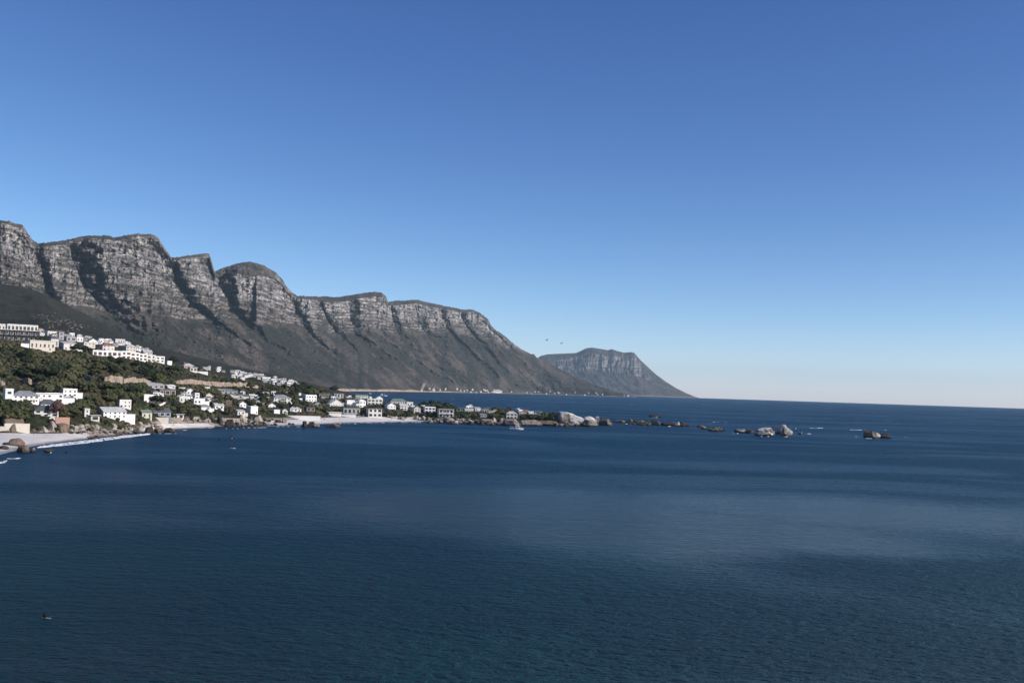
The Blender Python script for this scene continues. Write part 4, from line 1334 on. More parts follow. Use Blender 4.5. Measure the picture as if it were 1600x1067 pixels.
BIG = [
    (13, 37, 685.5, 697, 'brown', 'large rounded brown boulder at the water edge of the first beach', 1),
    (28, 47, 696.5, 707.5, 'brown', 'dark brown boulder standing in the shallows in front of the large rounded one', 4),
    (46.5, 55.5, 700, 706.5, 'pale', 'small pale boulder touching the right side of the dark brown one in the shallows', 2),
    (68, 82, 702, 707, 'dark', 'low dark rock ringed by foam in the shallows', 6),
    (102, 106, 705.5, 707.5, 'dark', 'tiny dark rock showing alone in the water right of the foam ringed one', 3),
    (139, 157, 683.5, 687, 'dark', 'flat dark reef rock in front of the breaking wave', 5),
    (146, 153, 680, 682.5, 'dark', 'small dark rock behind the flat reef rock near the sand', 2),
    (16, 25, 663, 675, 'brown', 'sharp brown rock leaning against the cream wall on the first beach', 7),
    (60, 75, 667, 674.5, 'pale', 'low pale boulder half buried at the back of the first beach', 0),
    (74, 90, 659, 674, 'pink', 'upright grey pink slab at the back of the first beach, left of the tilted one', 3),
    (84, 107, 662, 674.5, 'brown', 'big tilted brown slab at the back of the first beach', 5),
    (5, 17, 691.5, 695.5, 'dark', 'dark weedy reef left of the large rounded brown boulder', 6),
    (-3, 14, 697, 702, 'dark', 'dark weedy reef rock in the surf at the far left', 5),
    (256, 274, 668.5, 675, 'brown', 'rounded brown rock at the seaward tip of the low spit', 1),
    (240, 257, 669, 676.5, 'brown', 'reddish brown rock on the low spit left of its rounded tip', 4),
    (225, 241, 667, 677.5, 'dark', 'dark split rock in the middle of the low spit', 7),
    (207, 226, 666, 677.5, 'pale', 'pale rock where the low spit leaves the boulder bank', 2),
    (338, 349, 650, 663, 'dark', 'tall dark leaning rock right of the second beach', 3),
    (349, 368, 655, 667, 'dark', 'dark shore rocks standing under the stone terrace wall', 7),
    (371, 386, 648, 660, 'pale', 'large pale boulder below the white house left of the main beach', 3),
    (394, 409, 649, 661.5, 'pale', 'big pale block right of the white cube house on the shore', 2),
    (440, 448, 652, 661, 'pink', 'upright pointed rock standing on the sand at the left of the main beach', 3),
    (428, 441, 656, 660.5, 'dark', 'low dark rock on the sand beside the upright pointed rock', 5),
    (472, 481, 658, 667.5, 'dark', 'dark rock at the left of the water edge cluster off the main beach', 4),
    (479, 494, 658.5, 666.5, 'dark', 'dark split boulder in the water edge cluster off the main beach', 7),
    (487, 500, 662, 667.8, 'pale', 'pale rounded boulder at the front of the water edge cluster', 1),
    (508, 532, 661.5, 668, 'brown', 'smooth whaleback rock standing alone in the water off the main beach', 0),
    (341, 345, 685.5, 687.5, 'dark', 'small dark rock breaking the surface left of the white dinghy', 2),
    (360.5, 367, 681.5, 684.5, 'dark', 'dark rock tip just behind the white dinghy in the bay', 6),
    (620, 635, 650.5, 656, 'pale', 'pale boulder among bushes at the right end of the main beach', 1),
    (645, 655, 649.5, 656, 'pale', 'round pale boulder under the pale two storey house', 2),
    (656, 668, 650, 657, 'pale', 'tall pale boulder at the very end of the main beach', 3),
    (742, 775, 654.5, 662, 'pink', 'layered pale rock shelf on the shore in the middle of the point', 5),
    (768, 776, 652, 661, 'pale', 'steep pale slab at the right end of the layered shelf', 3),
    (690, 712, 652, 660, 'pink', 'flat rock ledge below the glazed balcony house', 5),
    (783, 815, 654, 665, 'pink', 'big pinkish outcrop under the pale house with the window band', 4),
    (806, 848, 656, 665, 'pink', 'wide sloping pink outcrop behind the motor boat', 1),
    (838, 872, 657, 665, 'brown', 'low brown rocks between the pink outcrop and the white headland', 6),
    (862, 912, 643.5, 664, 'white', 'huge whitish headland rock with a dark left side', 3),
    (883, 920, 653.5, 665.5, 'white', 'rounded white faced rock in front of the huge headland rock', 1),
    (905, 932, 650.5, 664.5, 'white', 'sloping white rock right of the headland rocks', 5),
    (926, 938, 650, 661, 'white', 'upright white slab near the end of the headland', 7),
    (912, 934, 659, 666, 'pale', 'low pale apron rock at the foot of the headland', 6),
    (934, 958, 654, 664.5, 'brown', 'brown ridged rock just past the headland tip', 4),
    (956, 978, 655.8, 660.2, 'pink', 'low smooth rock islet with a pale right end past the headland', 0),
    (976, 983, 658, 661, 'dark', 'small dark rock right of the smooth pale islet', 2),
    (986, 1003, 656.5, 659.5, 'dark', 'thin dark reef in the middle of the rock chain', 5),
    (996, 1006, 660, 664, 'dark', 'dark knob in front of the thin reef in the rock chain', 1),
    (1016, 1034, 656.5, 663.5, 'dark', 'biggest dark rock in the low chain beyond the headland', 4),
    (1033, 1058, 659.5, 665, 'dark', 'long dark rock right of the biggest one in the chain', 6),
    (1054, 1062, 659, 665.5, 'white', 'white spattered rock at the end of the long dark one', 2),
    (1060, 1074, 659.5, 665.5, 'dark', 'dark rock right of the white spattered one', 3),
    (1070, 1080, 663, 665.5, 'dark', 'last low rock of the dark chain', 5),
    (1013, 1034, 648.8, 651.5, 'dark', 'flat black reef far out behind the rock chain', 6),
    (1088, 1102, 664, 667, 'brown', 'low brown rock between the chain and the white islets', 5),
    (1106, 1124, 669, 673.5, 'brown', 'small brown rock in open water left of the white islets', 1),
    (1150, 1166, 670.5, 676, 'pink', 'low pinkish rock just left of the twin white islets', 6),
    (1163, 1180, 671.5, 676.5, 'dark', 'dark flat rock touching the left foot of the twin white islets', 4),
    (1178, 1211, 668, 681, 'white', 'left of the twin white islets, round with a bird whitened top', 1),
    (1203, 1233, 663.5, 678, 'white', 'dark topped block behind the twin white islets', 2),
    (1220, 1238, 668, 681.5, 'white', 'right of the twin white islets, a bright triangular slab', 3),
    (1247, 1253, 673.5, 678.5, 'pale', 'tiny pale rock alone right of the twin white islets', 1),
    (1348, 1372, 673.5, 684, 'brown', 'main brown rock of the farthest right islet', 4),
    (1364, 1376, 676, 684.3, 'pale', 'pale front slab of the farthest right islet', 3),
    (1372, 1391, 678, 684.3, 'dark', 'low dark right end of the farthest right islet', 6),
]
for i, (u0, u1, v0, v1, mt, lb, sh) in enumerate(BIG):
    NAMED.append(((u0 + u1) / 2, (v0 + v1) / 2, lb, 'rock'))
    rock(u0, u1, v0, v1, mt, lb, sh, rot=0.35 * math.sin(i * 2.3), deep=0.9 if u1 - u0 < 24 else 0.6)


def rock_heap(n, pts, spread, size, mats, label, group, seed):
    r = random.Random(seed)
    for k in range(n):
        i = r.randrange(len(pts) - 1)
        t = r.random()
        u = pts[i][0] * (1 - t) + pts[i + 1][0] * t
        v = pts[i][1] * (1 - t) + pts[i + 1][1] * t + r.uniform(-spread, spread)
        w = r.uniform(*size)
        mt = r.choice(mats)
        rock(u - w / 2, u + w / 2, v - w * r.uniform(0.38, 0.62), v, mt, beside({'pale': 'small pale boulder', 'dark': 'small dark rock', 'brown': 'small brown rock', 'pink': 'small pinkish rock'}[mt], u, v, label, 'rock'), r.randrange(14), group, rot=r.uniform(-1, 1), tilt=r.uniform(-0.2, 0.2))


rock_heap(44, [(112, 671), (150, 672), (205, 672)], 4.0, (6, 13), ['pale', 'pale', 'pale', 'pink'], 'pale boulder in the bank between the first and second beach', 'boulders of the pale bank', 21)
rock_heap(22, [(110, 677), (160, 677), (225, 678)], 1.2, (4, 8), ['dark', 'brown'], 'dark wet rock along the waterline of the pale boulder bank', 'wet rocks under the pale bank', 22)
rock_heap(22, [(196, 668), (225, 666), (250, 671)], 3.0, (5, 10), ['pale', 'brown'], 'boulder piled where the low rock spit begins', 'boulders of the low spit', 23)
rock_heap(20, [(286, 657), (310, 658), (340, 660)], 3.0, (6, 12), ['pale', 'dark', 'brown'], 'boulder at the right end of the second beach', 'boulders right of the second beach', 24)
rock_heap(46, [(346, 663), (390, 663), (425, 661)], 3.4, (5, 11), ['pale', 'pale', 'brown', 'dark'], 'boulder on the rocky shore between the second and the main beach', 'boulders left of the main beach', 25)
rock_heap(22, [(362, 667), (410, 666), (470, 663)], 0.8, (4, 8), ['dark', 'brown'], 'small dark rock in the water line left of the main beach', 'waterline rocks left of the main beach', 26)
rock_heap(50, [(668, 659), (720, 660), (790, 662)], 2.8, (6, 12), ['pink', 'dark', 'brown', 'pale'], 'rock on the broken shore of the point', 'rocks along the shore of the point', 27)
rock_heap(20, [(800, 664), (850, 665), (900, 666)], 1.0, (5, 10), ['dark', 'brown', 'pink'], 'rock at the foot of the pink outcrop and headland', 'rocks under the headland', 28)
rock_heap(30, [(978, 661), (1015, 663.5), (1080, 666)], 1.6, (4, 10), ['dark', 'brown'], 'tiny dark rock of the low chain beyond the headland', 'tiny rocks of the low chain', 29)


rock_heap(12, [(1085, 666), (1115, 672), (1178, 676)], 1.5, (4, 9), ['dark', 'brown'], 'tiny dark rock awash between the low chain and the twin white islets', 'tiny rocks by the white islets', 30)


# pale scree on the hill above the hilltop houses: too many to count
def build_scree():
    r = random.Random(5)
    V, F, n = [], [], 0
    v0, f0 = ICO1
    for k in range(150):
        u = r.gauss(92, 22)
        v = 503 + (u - 92) * 0.22 + r.gauss(0, 5)
        p = hit(u, v, 9.0)
        if p is None or p.z < 30:
            continue
        s = r.uniform(0.4, 1.5)
        vv = v0 * (1 + 0.25 * rng.normal(size=(len(v0), 1))) * np.array([s * 1.3, s, s * 0.8]) + np.array(p)
        V.append(vv)
        F.append(f0 + n)
        n += len(v0)
    o = link('scree', mesh_np('scree', np.concatenate(V), np.concatenate(F), [G['pink']]))
    tag(o, 'pale scree stones strewn over the dark slope above the hilltop houses', None, None, 'stuff')


build_scree()


# tan road cuttings: steep bare earth faces in the slope
def cutting(pts, seed):
    m = bpy.data.materials.get('bare_earth')
    if m is None:
        m, nt, b = material('bare_earth')
        g = NT(nt)
        p = g.pos()
        c = g.mix(g.ramp(g.noise(g.mapv(p, (0.25, 0.25, 0.06)), 1.0, 5.0, 0.7), 0.35, 0.65), (0.20, 0.145, 0.105), (0.37, 0.30, 0.235))
        c = g.mix(g.ramp(g.noise(p, 0.12, 4.0, 0.7), 0.58, 0.7), c, (0.06, 0.055, 0.035))
        g.link(c, b.inputs['Base Color'])
        b.inputs['Roughness'].default_value = 0.95
        g.link(g.bump(g.noise(g.mapv(p, (0.5, 0.5, 0.15)), 1.0, 5.0, 0.7), 1.0, 1.2), b.inputs['Normal'])
    us = np.arange(pts[0][0], pts[-1][0] + 0.01, 0.7)
    rows = 9
    V = []
    for u in us:
        vt, vb = [float(np.interp(u, [q[0] for q in pts], [q[i] for q in pts])) for i in (1, 2)]
        vt += 1.4 * float(noise(u / 3.1, 0.5, seed=seed))
        p = hit(u, vb, 6.5)
        s = px_m(p)
        back = Vector((p.x, p.y, 0)).normalized()
        hh = max(0.3, (vb - vt) * s)
        for j in range(rows):
            t = j / (rows - 1)
            n = float(fbm(u / 4.0, t * 2.5, seed=seed + 3, octaves=3))
            V.append(p + back * (-2.2 + t * 2.5 + 1.6 * n) + Vector((0, 0, -1.5 + t * (hh + 1.5))))
        V.append(p + back * 9 + Vector((0, 0, hh - 1.0)))
    rows += 1
    me = mesh_np('road_cutting', np.array(V), grid_faces(len(us), rows)[:, ::-1], [m], True)
    tag(link('road_cutting', me), 'bare tan earth bank cut into the green slope', None, None, 'structure')
    for u in us:
        vt, vb = [float(np.interp(u, [q[0] for q in pts], [q[i] for q in pts])) for i in (1, 2)]
        COVER[int(vt):int(vt + 0.6 * (vb - vt)) + 1, int(u)] = 3000 if noise(u / 5.0, 0.3, seed=seed) > -0.35 else 0


cutting([(163, 590, 596), (172, 587.5, 599), (192, 589, 599)], 1)
cutting([(193, 592, 598), (205, 590, 597.5), (225, 591.5, 597), (237, 596, 598)], 2)
cutting([(274, 596, 599), (290, 592.5, 600), (304, 593, 600.5), (320, 596, 602), (350, 597.5, 604), (385, 598.5, 605), (404, 603, 606.5)], 3)
cutting([(128, 584, 586), (136, 584.5, 592), (142, 590, 598)], 4)
cutting([(34, 592, 596), (44, 591, 601), (50, 594, 600)], 5)
cutting([(-4, 595, 602), (8, 597, 603)], 6)
# ================================================================== TREES AND SCRUB
def leaf_mat(name, dark, light, warm=None):
    m, nt, b = material(name)
    g = NT(nt)
    p = g.pos()
    n = g.noise(p, 0.45, 4.0, 0.7)
    c = g.mix(g.ramp(n, 0.34, 0.66), dark, light)
    c = g.mix(g.math('MULTIPLY', g.obj_random(), 0.55), c, warm or tuple(k * 0.55 for k in light))
    g.link(c, b.inputs['Base Color'])
    b.inputs['Roughness'].default_value = 0.8
    b.inputs['Specular IOR Level'].default_value = 0.15
    g.link(g.bump(g.noise(p, 1.6, 3.0, 0.7), 1.0, 0.6), b.inputs['Normal'])
    return m


LEAF = {'green': leaf_mat('green_leaves', (0.022, 0.031, 0.014), (0.104, 0.112, 0.050), (0.075, 0.070, 0.028)),
        'deep': leaf_mat('deep_green_leaves', (0.011, 0.018, 0.010), (0.042, 0.056, 0.027)),
        'olive': leaf_mat('olive_leaves', (0.036, 0.040, 0.020), (0.115, 0.110, 0.058), (0.085, 0.070, 0.036)),
        'red': leaf_mat('reddish_leaves', (0.06, 0.035, 0.03), (0.16, 0.095, 0.08))}
BARK = flat_mat('bark', (0.085, 0.065, 0.05), 0.95, 0.3)


def clump_cloud(centres, sizes, seed, flat=0.8):
    """a crown of many small ragged leaf clumps"""
    r = np.random.default_rng(seed)
    t = (1 + 5 ** 0.5) / 2
    v0 = np.array([(-1, t, 0), (1, t, 0), (-1, -t, 0), (1, -t, 0), (0, -1, t), (0, 1, t), (0, -1, -t), (0, 1, -t), (t, 0, -1), (t, 0, 1), (-t, 0, -1), (-t, 0, 1)]) / 1.9
    f0 = np.array([(0, 11, 5), (0, 5, 1), (0, 1, 7), (0, 7, 10), (0, 10, 11), (1, 5, 9), (5, 11, 4), (11, 10, 2), (10, 7, 6), (7, 1, 8), (3, 9, 4), (3, 4, 2), (3, 2, 6), (3, 6, 8), (3, 8, 9), (4, 9, 5), (2, 4, 11), (6, 2, 10), (8, 6, 7), (9, 8, 1)])
    V, F = [], []
    for i, (c, s) in enumerate(zip(centres, sizes)):
        q, _ = np.linalg.qr(r.normal(size=(3, 3)))
        vv = (v0 @ q) * (1 + 0.45 * r.uniform(-1, 1, size=(12, 1))) * s
        vv[:, 2] *= flat
        V.append(vv + c)
        F.append(f0 + 12 * i)
    return np.concatenate(V), np.concatenate(F)


def crown_points(n, lobes, r):
    pts, siz = [], []
    for k in range(n):
        (c, rad) = lobes[k % len(lobes)]
        d = r.normal(size=3)
        d /= np.linalg.norm(d)
        d[2] = d[2] if d[2] > -0.35 else -d[2] * 0.4
        rr = r.uniform(0.72, 1.0)
        pts.append(np.array(c) + d * np.array(rad) * rr)
        siz.append(r.uniform(0.055, 0.11) * 1.25)
    return pts, siz


def tree_proto(kind, seed):
    """meshes (trunk, crown) of a tree one metre tall"""
    r = np.random.default_rng(seed)
    t = MB()
    if kind in ('broad', 'wide', 'pine'):
        trunk_h = {'broad': 0.35, 'wide': 0.25, 'pine': 0.62}[kind]
        lobes = []
        nl = 6 if kind != 'pine' else 5
        for i in range(nl):
            a = 2 * math.pi * i / nl + r.uniform(-0.4, 0.4)
            sp = {'broad': 0.22, 'wide': 0.36, 'pine': 0.25}[kind]
            z = {'broad': r.uniform(0.48, 0.68), 'wide': r.uniform(0.45, 0.6), 'pine': r.uniform(0.76, 0.84)}[kind]
            k = r.uniform(0.8, 1.15)
            hz = {'broad': 0.20, 'wide': 0.20, 'pine': 0.10}[kind]
            lobes.append(((sp * math.cos(a), sp * math.sin(a), z), (0.22 * k, 0.22 * k, hz * k)))
        lobes.append(((0, 0, {'broad': 0.76, 'wide': 0.68, 'pine': 0.88}[kind]), (0.24, 0.24, {'broad': 0.21, 'wide': 0.24, 'pine': 0.11}[kind])))
        pts, siz = crown_points(150, lobes, r)
        t.tube([(0, 0, -0.15), (0.01, 0, trunk_h * 0.5), (0.0, 0.01, trunk_h + 0.1)], [0.035, 0.026, 0.016])
        for (c, rad) in lobes[:5]:
            t.tube([(0, 0, trunk_h * 0.8), (c[0] * 0.5, c[1] * 0.5, trunk_h + 0.05), (c[0] * 0.9, c[1] * 0.9, c[2])], [0.016, 0.011, 0.006], 5)
    elif kind == 'cypress':
        pts, siz = [], []
        for k in range(130):
            z = r.uniform(0.06, 0.98)
            rad = 0.13 * math.sin(min(1, (1 - z) * 1.4 + 0.03) * math.pi / 2) * (0.6 + 0.4 * min(1, z * 4))
            a = r.uniform(0, 2 * math.pi)
            pts.append(np.array((rad * math.cos(a), rad * math.sin(a), z)))
            siz.append(r.uniform(0.03, 0.055))
        t.tube([(0, 0, -0.15), (0, 0, 0.9)], [0.02, 0.005])
    elif kind == 'norfolk':                                 # tiers of level boughs
        pts, siz = [], []
        for tier in range(9):
            z = 0.16 + tier * 0.093
            rad = 0.27 * (1 - tier / 9.6)
            for b in range(7):
                a = 2 * math.pi * b / 7 + tier
                for q in (0.35, 0.65, 0.95):
                    pts.append(np.array((rad * q * math.cos(a), rad * q * math.sin(a), z + 0.02 * q)))
                    siz.append(0.032 + 0.02 * (1 - tier / 9))
                t.tube([(0, 0, z), (rad * math.cos(a), rad * math.sin(a), z + 0.02)], [0.007, 0.003], 4)
        pts.append(np.array((0, 0, 0.985)))
        siz.append(0.025)
        t.tube([(0, 0, -0.15), (0, 0, 0.98)], [0.025, 0.006])
    V, F = clump_cloud(pts, siz, seed, 0.8 if kind != 'norfolk' else 0.45)
    return t, V, F


def palm_proto(seed):
    r = np.random.default_rng(seed)
    t = MB().tube([(0, 0, -0.15), (0.01, 0, 0.3), (0.0, 0.015, 0.6), (0.01, 0.0, 0.80)], [0.035, 0.026, 0.022, 0.028])
    c = MB()
    for k in range(17):
        a = 2 * math.pi * k / 17 + r.uniform(-0.2, 0.2)
        up = r.uniform(-0.12, 0.24)
        L = r.uniform(0.24, 0.33)
        ca, sa = math.cos(a), math.sin(a)
        prev = None
        for j in range(6):
            q = j / 5
            x, z = L * q, 0.82 + up * q * 1.5 - 0.34 * q * q * L * 3
            wd = 0.032 * math.sin(math.pi * (0.12 + 0.85 * q))
            cur = [(x * ca - wd * sa, x * sa + wd * ca, z - 0.012), (x * ca, x * sa, z), (x * ca + wd * sa, x * sa - wd * ca, z - 0.012)]
            if prev:
                c.add(prev + cur, [(0, 1, 4, 3), (1, 2, 5, 4), (3, 4, 1, 0), (4, 5, 2, 1)])
            prev = cur
    return t, c


PROTO = {}
for i, (kd, lf) in enumerate([('broad', 'green'), ('broad', 'green'), ('broad', 'deep'), ('wide', 'green'), ('wide', 'olive'), ('broad', 'olive'), ('wide', 'deep'), ('pine', 'deep'), ('cypress', 'deep'), ('norfolk', 'deep'), ('broad', 'red')]):
    t, V, F = tree_proto(kd, 300 + i)
    PROTO.setdefault(kd + '_' + lf, []).append((t.mesh('trunk', BARK), mesh_np('crown', V, F, [LEAF[lf]], False)))
for i in range(2):
    t, c = palm_proto(330 + i)
    PROTO.setdefault('palm', []).append((t.mesh('trunk', BARK), c.mesh('crown', LEAF['olive'])))


def tree(kind, u, v_base, h_px, label, group=None, name='tree', width=1.0, pick=0):
    p = hit(u, v_base, 9.0)
    if p is None or p.z < 0.5:
        return None
    h = h_px * px_m(p)
    tm, cm = PROTO[kind][pick % len(PROTO[kind])]
    e = bpy.data.objects.new(name, None)
    e.empty_display_size = 1.0
    COL.objects.link(e)
    e.location = p
    e.rotation_euler = (0, 0, random.uniform(0, 6.28))
    e.scale = (h * width, h * width, h)
    tag(e, label, 'tree', group)
    link('trunk', tm, e)
    link('crown', cm, e)
    return e


def clear_of_houses(u, v_top, half, v_bot, dist):
    a, b = max(0, int(u - half)), max(1, int(u + half) + 1)
    blk = COVER[max(0, int(v_top)):max(1, int(v_bot) + 1), a:b]
    return not (blk > dist).any()


SPECIAL = [
    ('broad_red', 88, 658, 30, 'reddish brown leafed tree in front of the dark roofed bungalow', 'tree', 0.8),
    ('cypress_deep', 271, 652, 24, 'tall dark cypress behind the second beach', 'cypress', 1.0),
    ('norfolk_deep', 797.5, 643, 16, 'dark tiered pine on the skyline of the point', 'pine_tree', 1.0),
    ('norfolk_deep', 477, 613, 15, 'slim brown green pine at the back of the village, left of the dark round tree', 'pine_tree', 0.9),
    ('broad_deep', 522, 614.5, 12, 'large dark round tree at the start of the far sandy shore', 'tree', 1.3),
    ('palm', 645.5, 632, 14, 'tall palm on the skyline above the square white block', 'palm_tree', 1.0),
    ('palm', 729, 638, 13, 'bushy palm on the skyline left of the little pale gable', 'palm_tree', 1.2),
    ('palm', 751, 640, 13, 'left palm of the close pair on the skyline of the point', 'palm_tree', 1.0),
    ('palm', 757.5, 640, 13, 'right palm of the close pair on the skyline of the point', 'palm_tree', 1.0),
    ('palm', 778, 643, 13, 'palm on the skyline left of the dark tiered pine', 'palm_tree', 1.1),
    ('palm', 695, 637, 9, 'short reddish palm behind the glazed balcony house', 'palm_tree', 1.2),
    ('palm', 296, 652, 16, 'slender palm behind the middle of the second beach', 'palm_tree', 0.9),
    ('palm', 213, 640, 17, 'palm between the white box house and the large white house', 'palm_tree', 0.9),
    ('pine_deep', 66, 598, 24, 'leftmost of the tall bare trunked pines on the slope', 'pine_tree', 0.9),
    ('pine_deep', 76, 598, 25, 'second of the tall bare trunked pines on the slope', 'pine_tree', 0.9),
    ('pine_deep', 85, 598, 26, 'third and tallest of the bare trunked pines on the slope', 'pine_tree', 0.9),
    ('pine_deep', 101, 594, 20, 'rightmost of the tall bare trunked pines on the slope', 'pine_tree', 0.9),
    ('wide_deep', 67, 541, 15, 'dark spreading tree behind the long cream hilltop house', 'tree', 1.1),
    ('wide_deep', 120, 551, 14, 'dark tree right of the white slope edge house', 'tree', 1.2),
    ('wide_deep', 133, 552, 12, 'dark low tree below the cream two storey hilltop house', 'tree', 1.4),
]
for kd, u, vb, hp, lb, nm, wd in SPECIAL:
    tree(kd, u, vb, hp, lb, None, nm, wd)

ZONES = [
    # u0, u1, v0, v1, how many, height px, kinds, label, group
    (-6, 62, 643, 664, 17, (18, 28), ['broad_deep', 'broad_green', 'wide_green'], 'dark dense tree in the thicket behind the first beach', 'thicket behind the first beach'),
    (94, 156, 634, 662, 17, (11, 18), ['broad_green', 'wide_green', 'broad_olive'], 'bushy tree between the small houses over the first beach', 'trees over the first beach'),
    (58, 168, 592, 628, 26, (16, 28), ['broad_green', 'broad_deep', 'wide_green', 'broad_olive'], 'big round tree on the slope above the long white house', 'big round trees on the slope'),
    (165, 250, 600, 640, 26, (13, 22), ['broad_green', 'broad_deep', 'wide_green'], 'dense tree on the slope below the road cutting', 'trees below the road cutting'),
    (150, 330, 566, 594, 34, (10, 17), ['broad_deep', 'wide_deep', 'broad_green', 'wide_green'], 'dark tree on the slope under the stepped white terrace', 'trees under the stepped terrace'),
    (0, 60, 560, 596, 10, (13, 20), ['wide_olive', 'wide_green', 'wide_deep'], 'spreading tree on the green slope at far left', 'trees on the far left slope'),
    (230, 375, 606, 652, 48, (9, 16), ['broad_green', 'broad_deep', 'wide_green', 'wide_olive', 'broad_olive'], 'tree among the houses above the second beach', 'trees above the second beach'),
    (365, 535, 606, 649, 60, (8, 14), ['broad_green', 'broad_deep', 'wide_green', 'wide_deep', 'broad_olive'], 'tree among the houses behind the main beach', 'trees behind the main beach'),
    (535, 690, 628, 655, 40, (8, 14), ['broad_deep', 'wide_deep', 'broad_green', 'wide_green'], 'dark tree among the houses at the root of the point', 'trees at the root of the point'),
    (680, 866, 640, 661, 46, (8, 13), ['wide_deep', 'broad_deep', 'wide_green'], 'dark wind bent tree on the rocky point', 'trees on the rocky point'),
]
for zi, (u0, u1, v0, v1, n, hp, kinds, lb, gr) in enumerate(ZONES):
    r = random.Random(900 + zi)
    got, tries = 0, 0
    while got < n and tries < n * 40:
        tries += 1
        u, v = r.uniform(u0, u1), r.uniform(v0, v1)
        h = r.uniform(*hp)
        p = hit(u, v, 6.8)
        if p is None or p.z < 3:
            continue
        if not clear_of_houses(u, v - h, h * 0.36, v, math.hypot(p.x, p.y)):
            continue
        kd = r.choice(kinds)
        look = {'broad_deep': 'dark round tree', 'broad_green': 'green round tree', 'wide_green': 'green spreading tree', 'wide_deep': 'dark spreading tree', 'wide_olive': 'olive spreading tree', 'broad_olive': 'olive round tree'}[kd]
        if tree(kd, u, v, h, beside(look, u, v - h / 2, lb), gr, 'tree', r.uniform(0.9, 1.3), r.randrange(4)):
            got += 1


def scrub_mat():
    m, nt, b = material('scrub_leaves')
    g = NT(nt)
    p = g.pos()
    tone = g.attr('tone')
    c = g.mix(tone, (0.020, 0.028, 0.014), (0.142, 0.134, 0.070))
    c = g.mix(g.ramp(tone, 0.86, 0.92), c, (0.085, 0.066, 0.042))
    c = g.mix(g.ramp(g.noise(p, 0.6, 4.0, 0.7), 0.35, 0.6), g.mix(1.0, c, (0.45, 0.5, 0.45), 'MULTIPLY'), c)
    g.link(c, b.inputs['Base Color'])
    b.inputs['Roughness'].default_value = 0.85
    b.inputs['Specular IOR Level'].default_value = 0.12
    g.link(g.bump(g.noise(p, 1.3, 3.0, 0.7), 1.0, 0.7), b.inputs['Normal'])
    return m


def build_scrub(n=8200):
    r = np.random.default_rng(77)
    X, Y, Z, S, U, sandy = [LAND[k] for k in ('X', 'Y', 'Z', 'S', 'U', 'sandy')]
    nr, nc = X.shape
    v0, f0 = ICO1
    V, F, T = [], [], []
    cnt = tries = 0
    tone_n = fbm(X / 55, Y / 55, seed=80, octaves=3)
    dens = fbm(X / 14, Y / 14, seed=81, octaves=3)
    while cnt < n and tries < n * 8:
        tries += 1
        i, j = r.uniform(0, nr - 2), r.uniform(0, nc - 2)
        a, b = int(i), int(j)
        if not (1.75 < S[a, b] < 6.9) or sandy[a, b] > 0.3 or Z[a, b] < 2.2 or tone_n[a, b] + 0.9 * dens[a, b] < -0.32:
            continue
        if Z[a, b] < 1:
            continue
        fi, fj = i - a, j - b
        p = [(q[a, b] * (1 - fi) * (1 - fj) + q[a + 1, b] * fi * (1 - fj) + q[a, b + 1] * (1 - fi) * fj + q[a + 1, b + 1] * fi * fj) for q in (X, Y, Z)]
        d = math.hypot(p[0], p[1])
        size = r.uniform(1.1, 2.9) * (1.25 if r.random() < 0.15 else 1.0) * np.interp(d, [600, 1400], [0.9, 1.05])
        if U[a, b] > 660:
            size *= 0.85
        u, v = project(np.array(p[0]), np.array(p[1]), np.array(p[2]))
        hp = size * 1.3 * FPX / d
        if not clear_of_houses(float(u), float(v) - hp, hp * 0.7, float(v), d):
            continue
        vv = v0 * (1 + 0.22 * r.normal(size=(len(v0), 1))) * np.array([size, size, size * r.uniform(0.6, 0.85)])
        V.append(vv + np.array([p[0], p[1], p[2] + size * 0.25]))
        F.append(f0 + cnt * len(v0))
        T.append(np.full(len(v0), np.clip(0.42 + 0.8 * tone_n[a, b] + r.normal() * 0.26, 0, 1)))
        cnt += 1
    me = mesh_np('scrub', np.concatenate(V), np.concatenate(F), [scrub_mat()])
    set_attr(me, 'tone', np.concatenate(T))
    tag(link('scrub', me), 'dense dark green coastal scrub covering the hillside and gardens', None, None, 'stuff')


build_scrub()
# ================================================================== FOAM
def foam_mat():
    m, nt, b = material('sea_foam')
    g = NT(nt)
    p = g.pos()
    c = g.mix(g.ramp(g.noise(p, 0.9, 4.0, 0.7), 0.3, 0.6), (0.16, 0.20, 0.25), (0.72, 0.75, 0.78))
    g.link(c, b.inputs['Base Color'])
    b.inputs['Roughness'].default_value = 0.9
    g.link(g.bump(g.noise(p, 1.5, 4.0, 0.7), 1.0, 0.3), b.inputs['Normal'])
    return m


FOAM = {'v': [], 'f': [], 'n': 0}


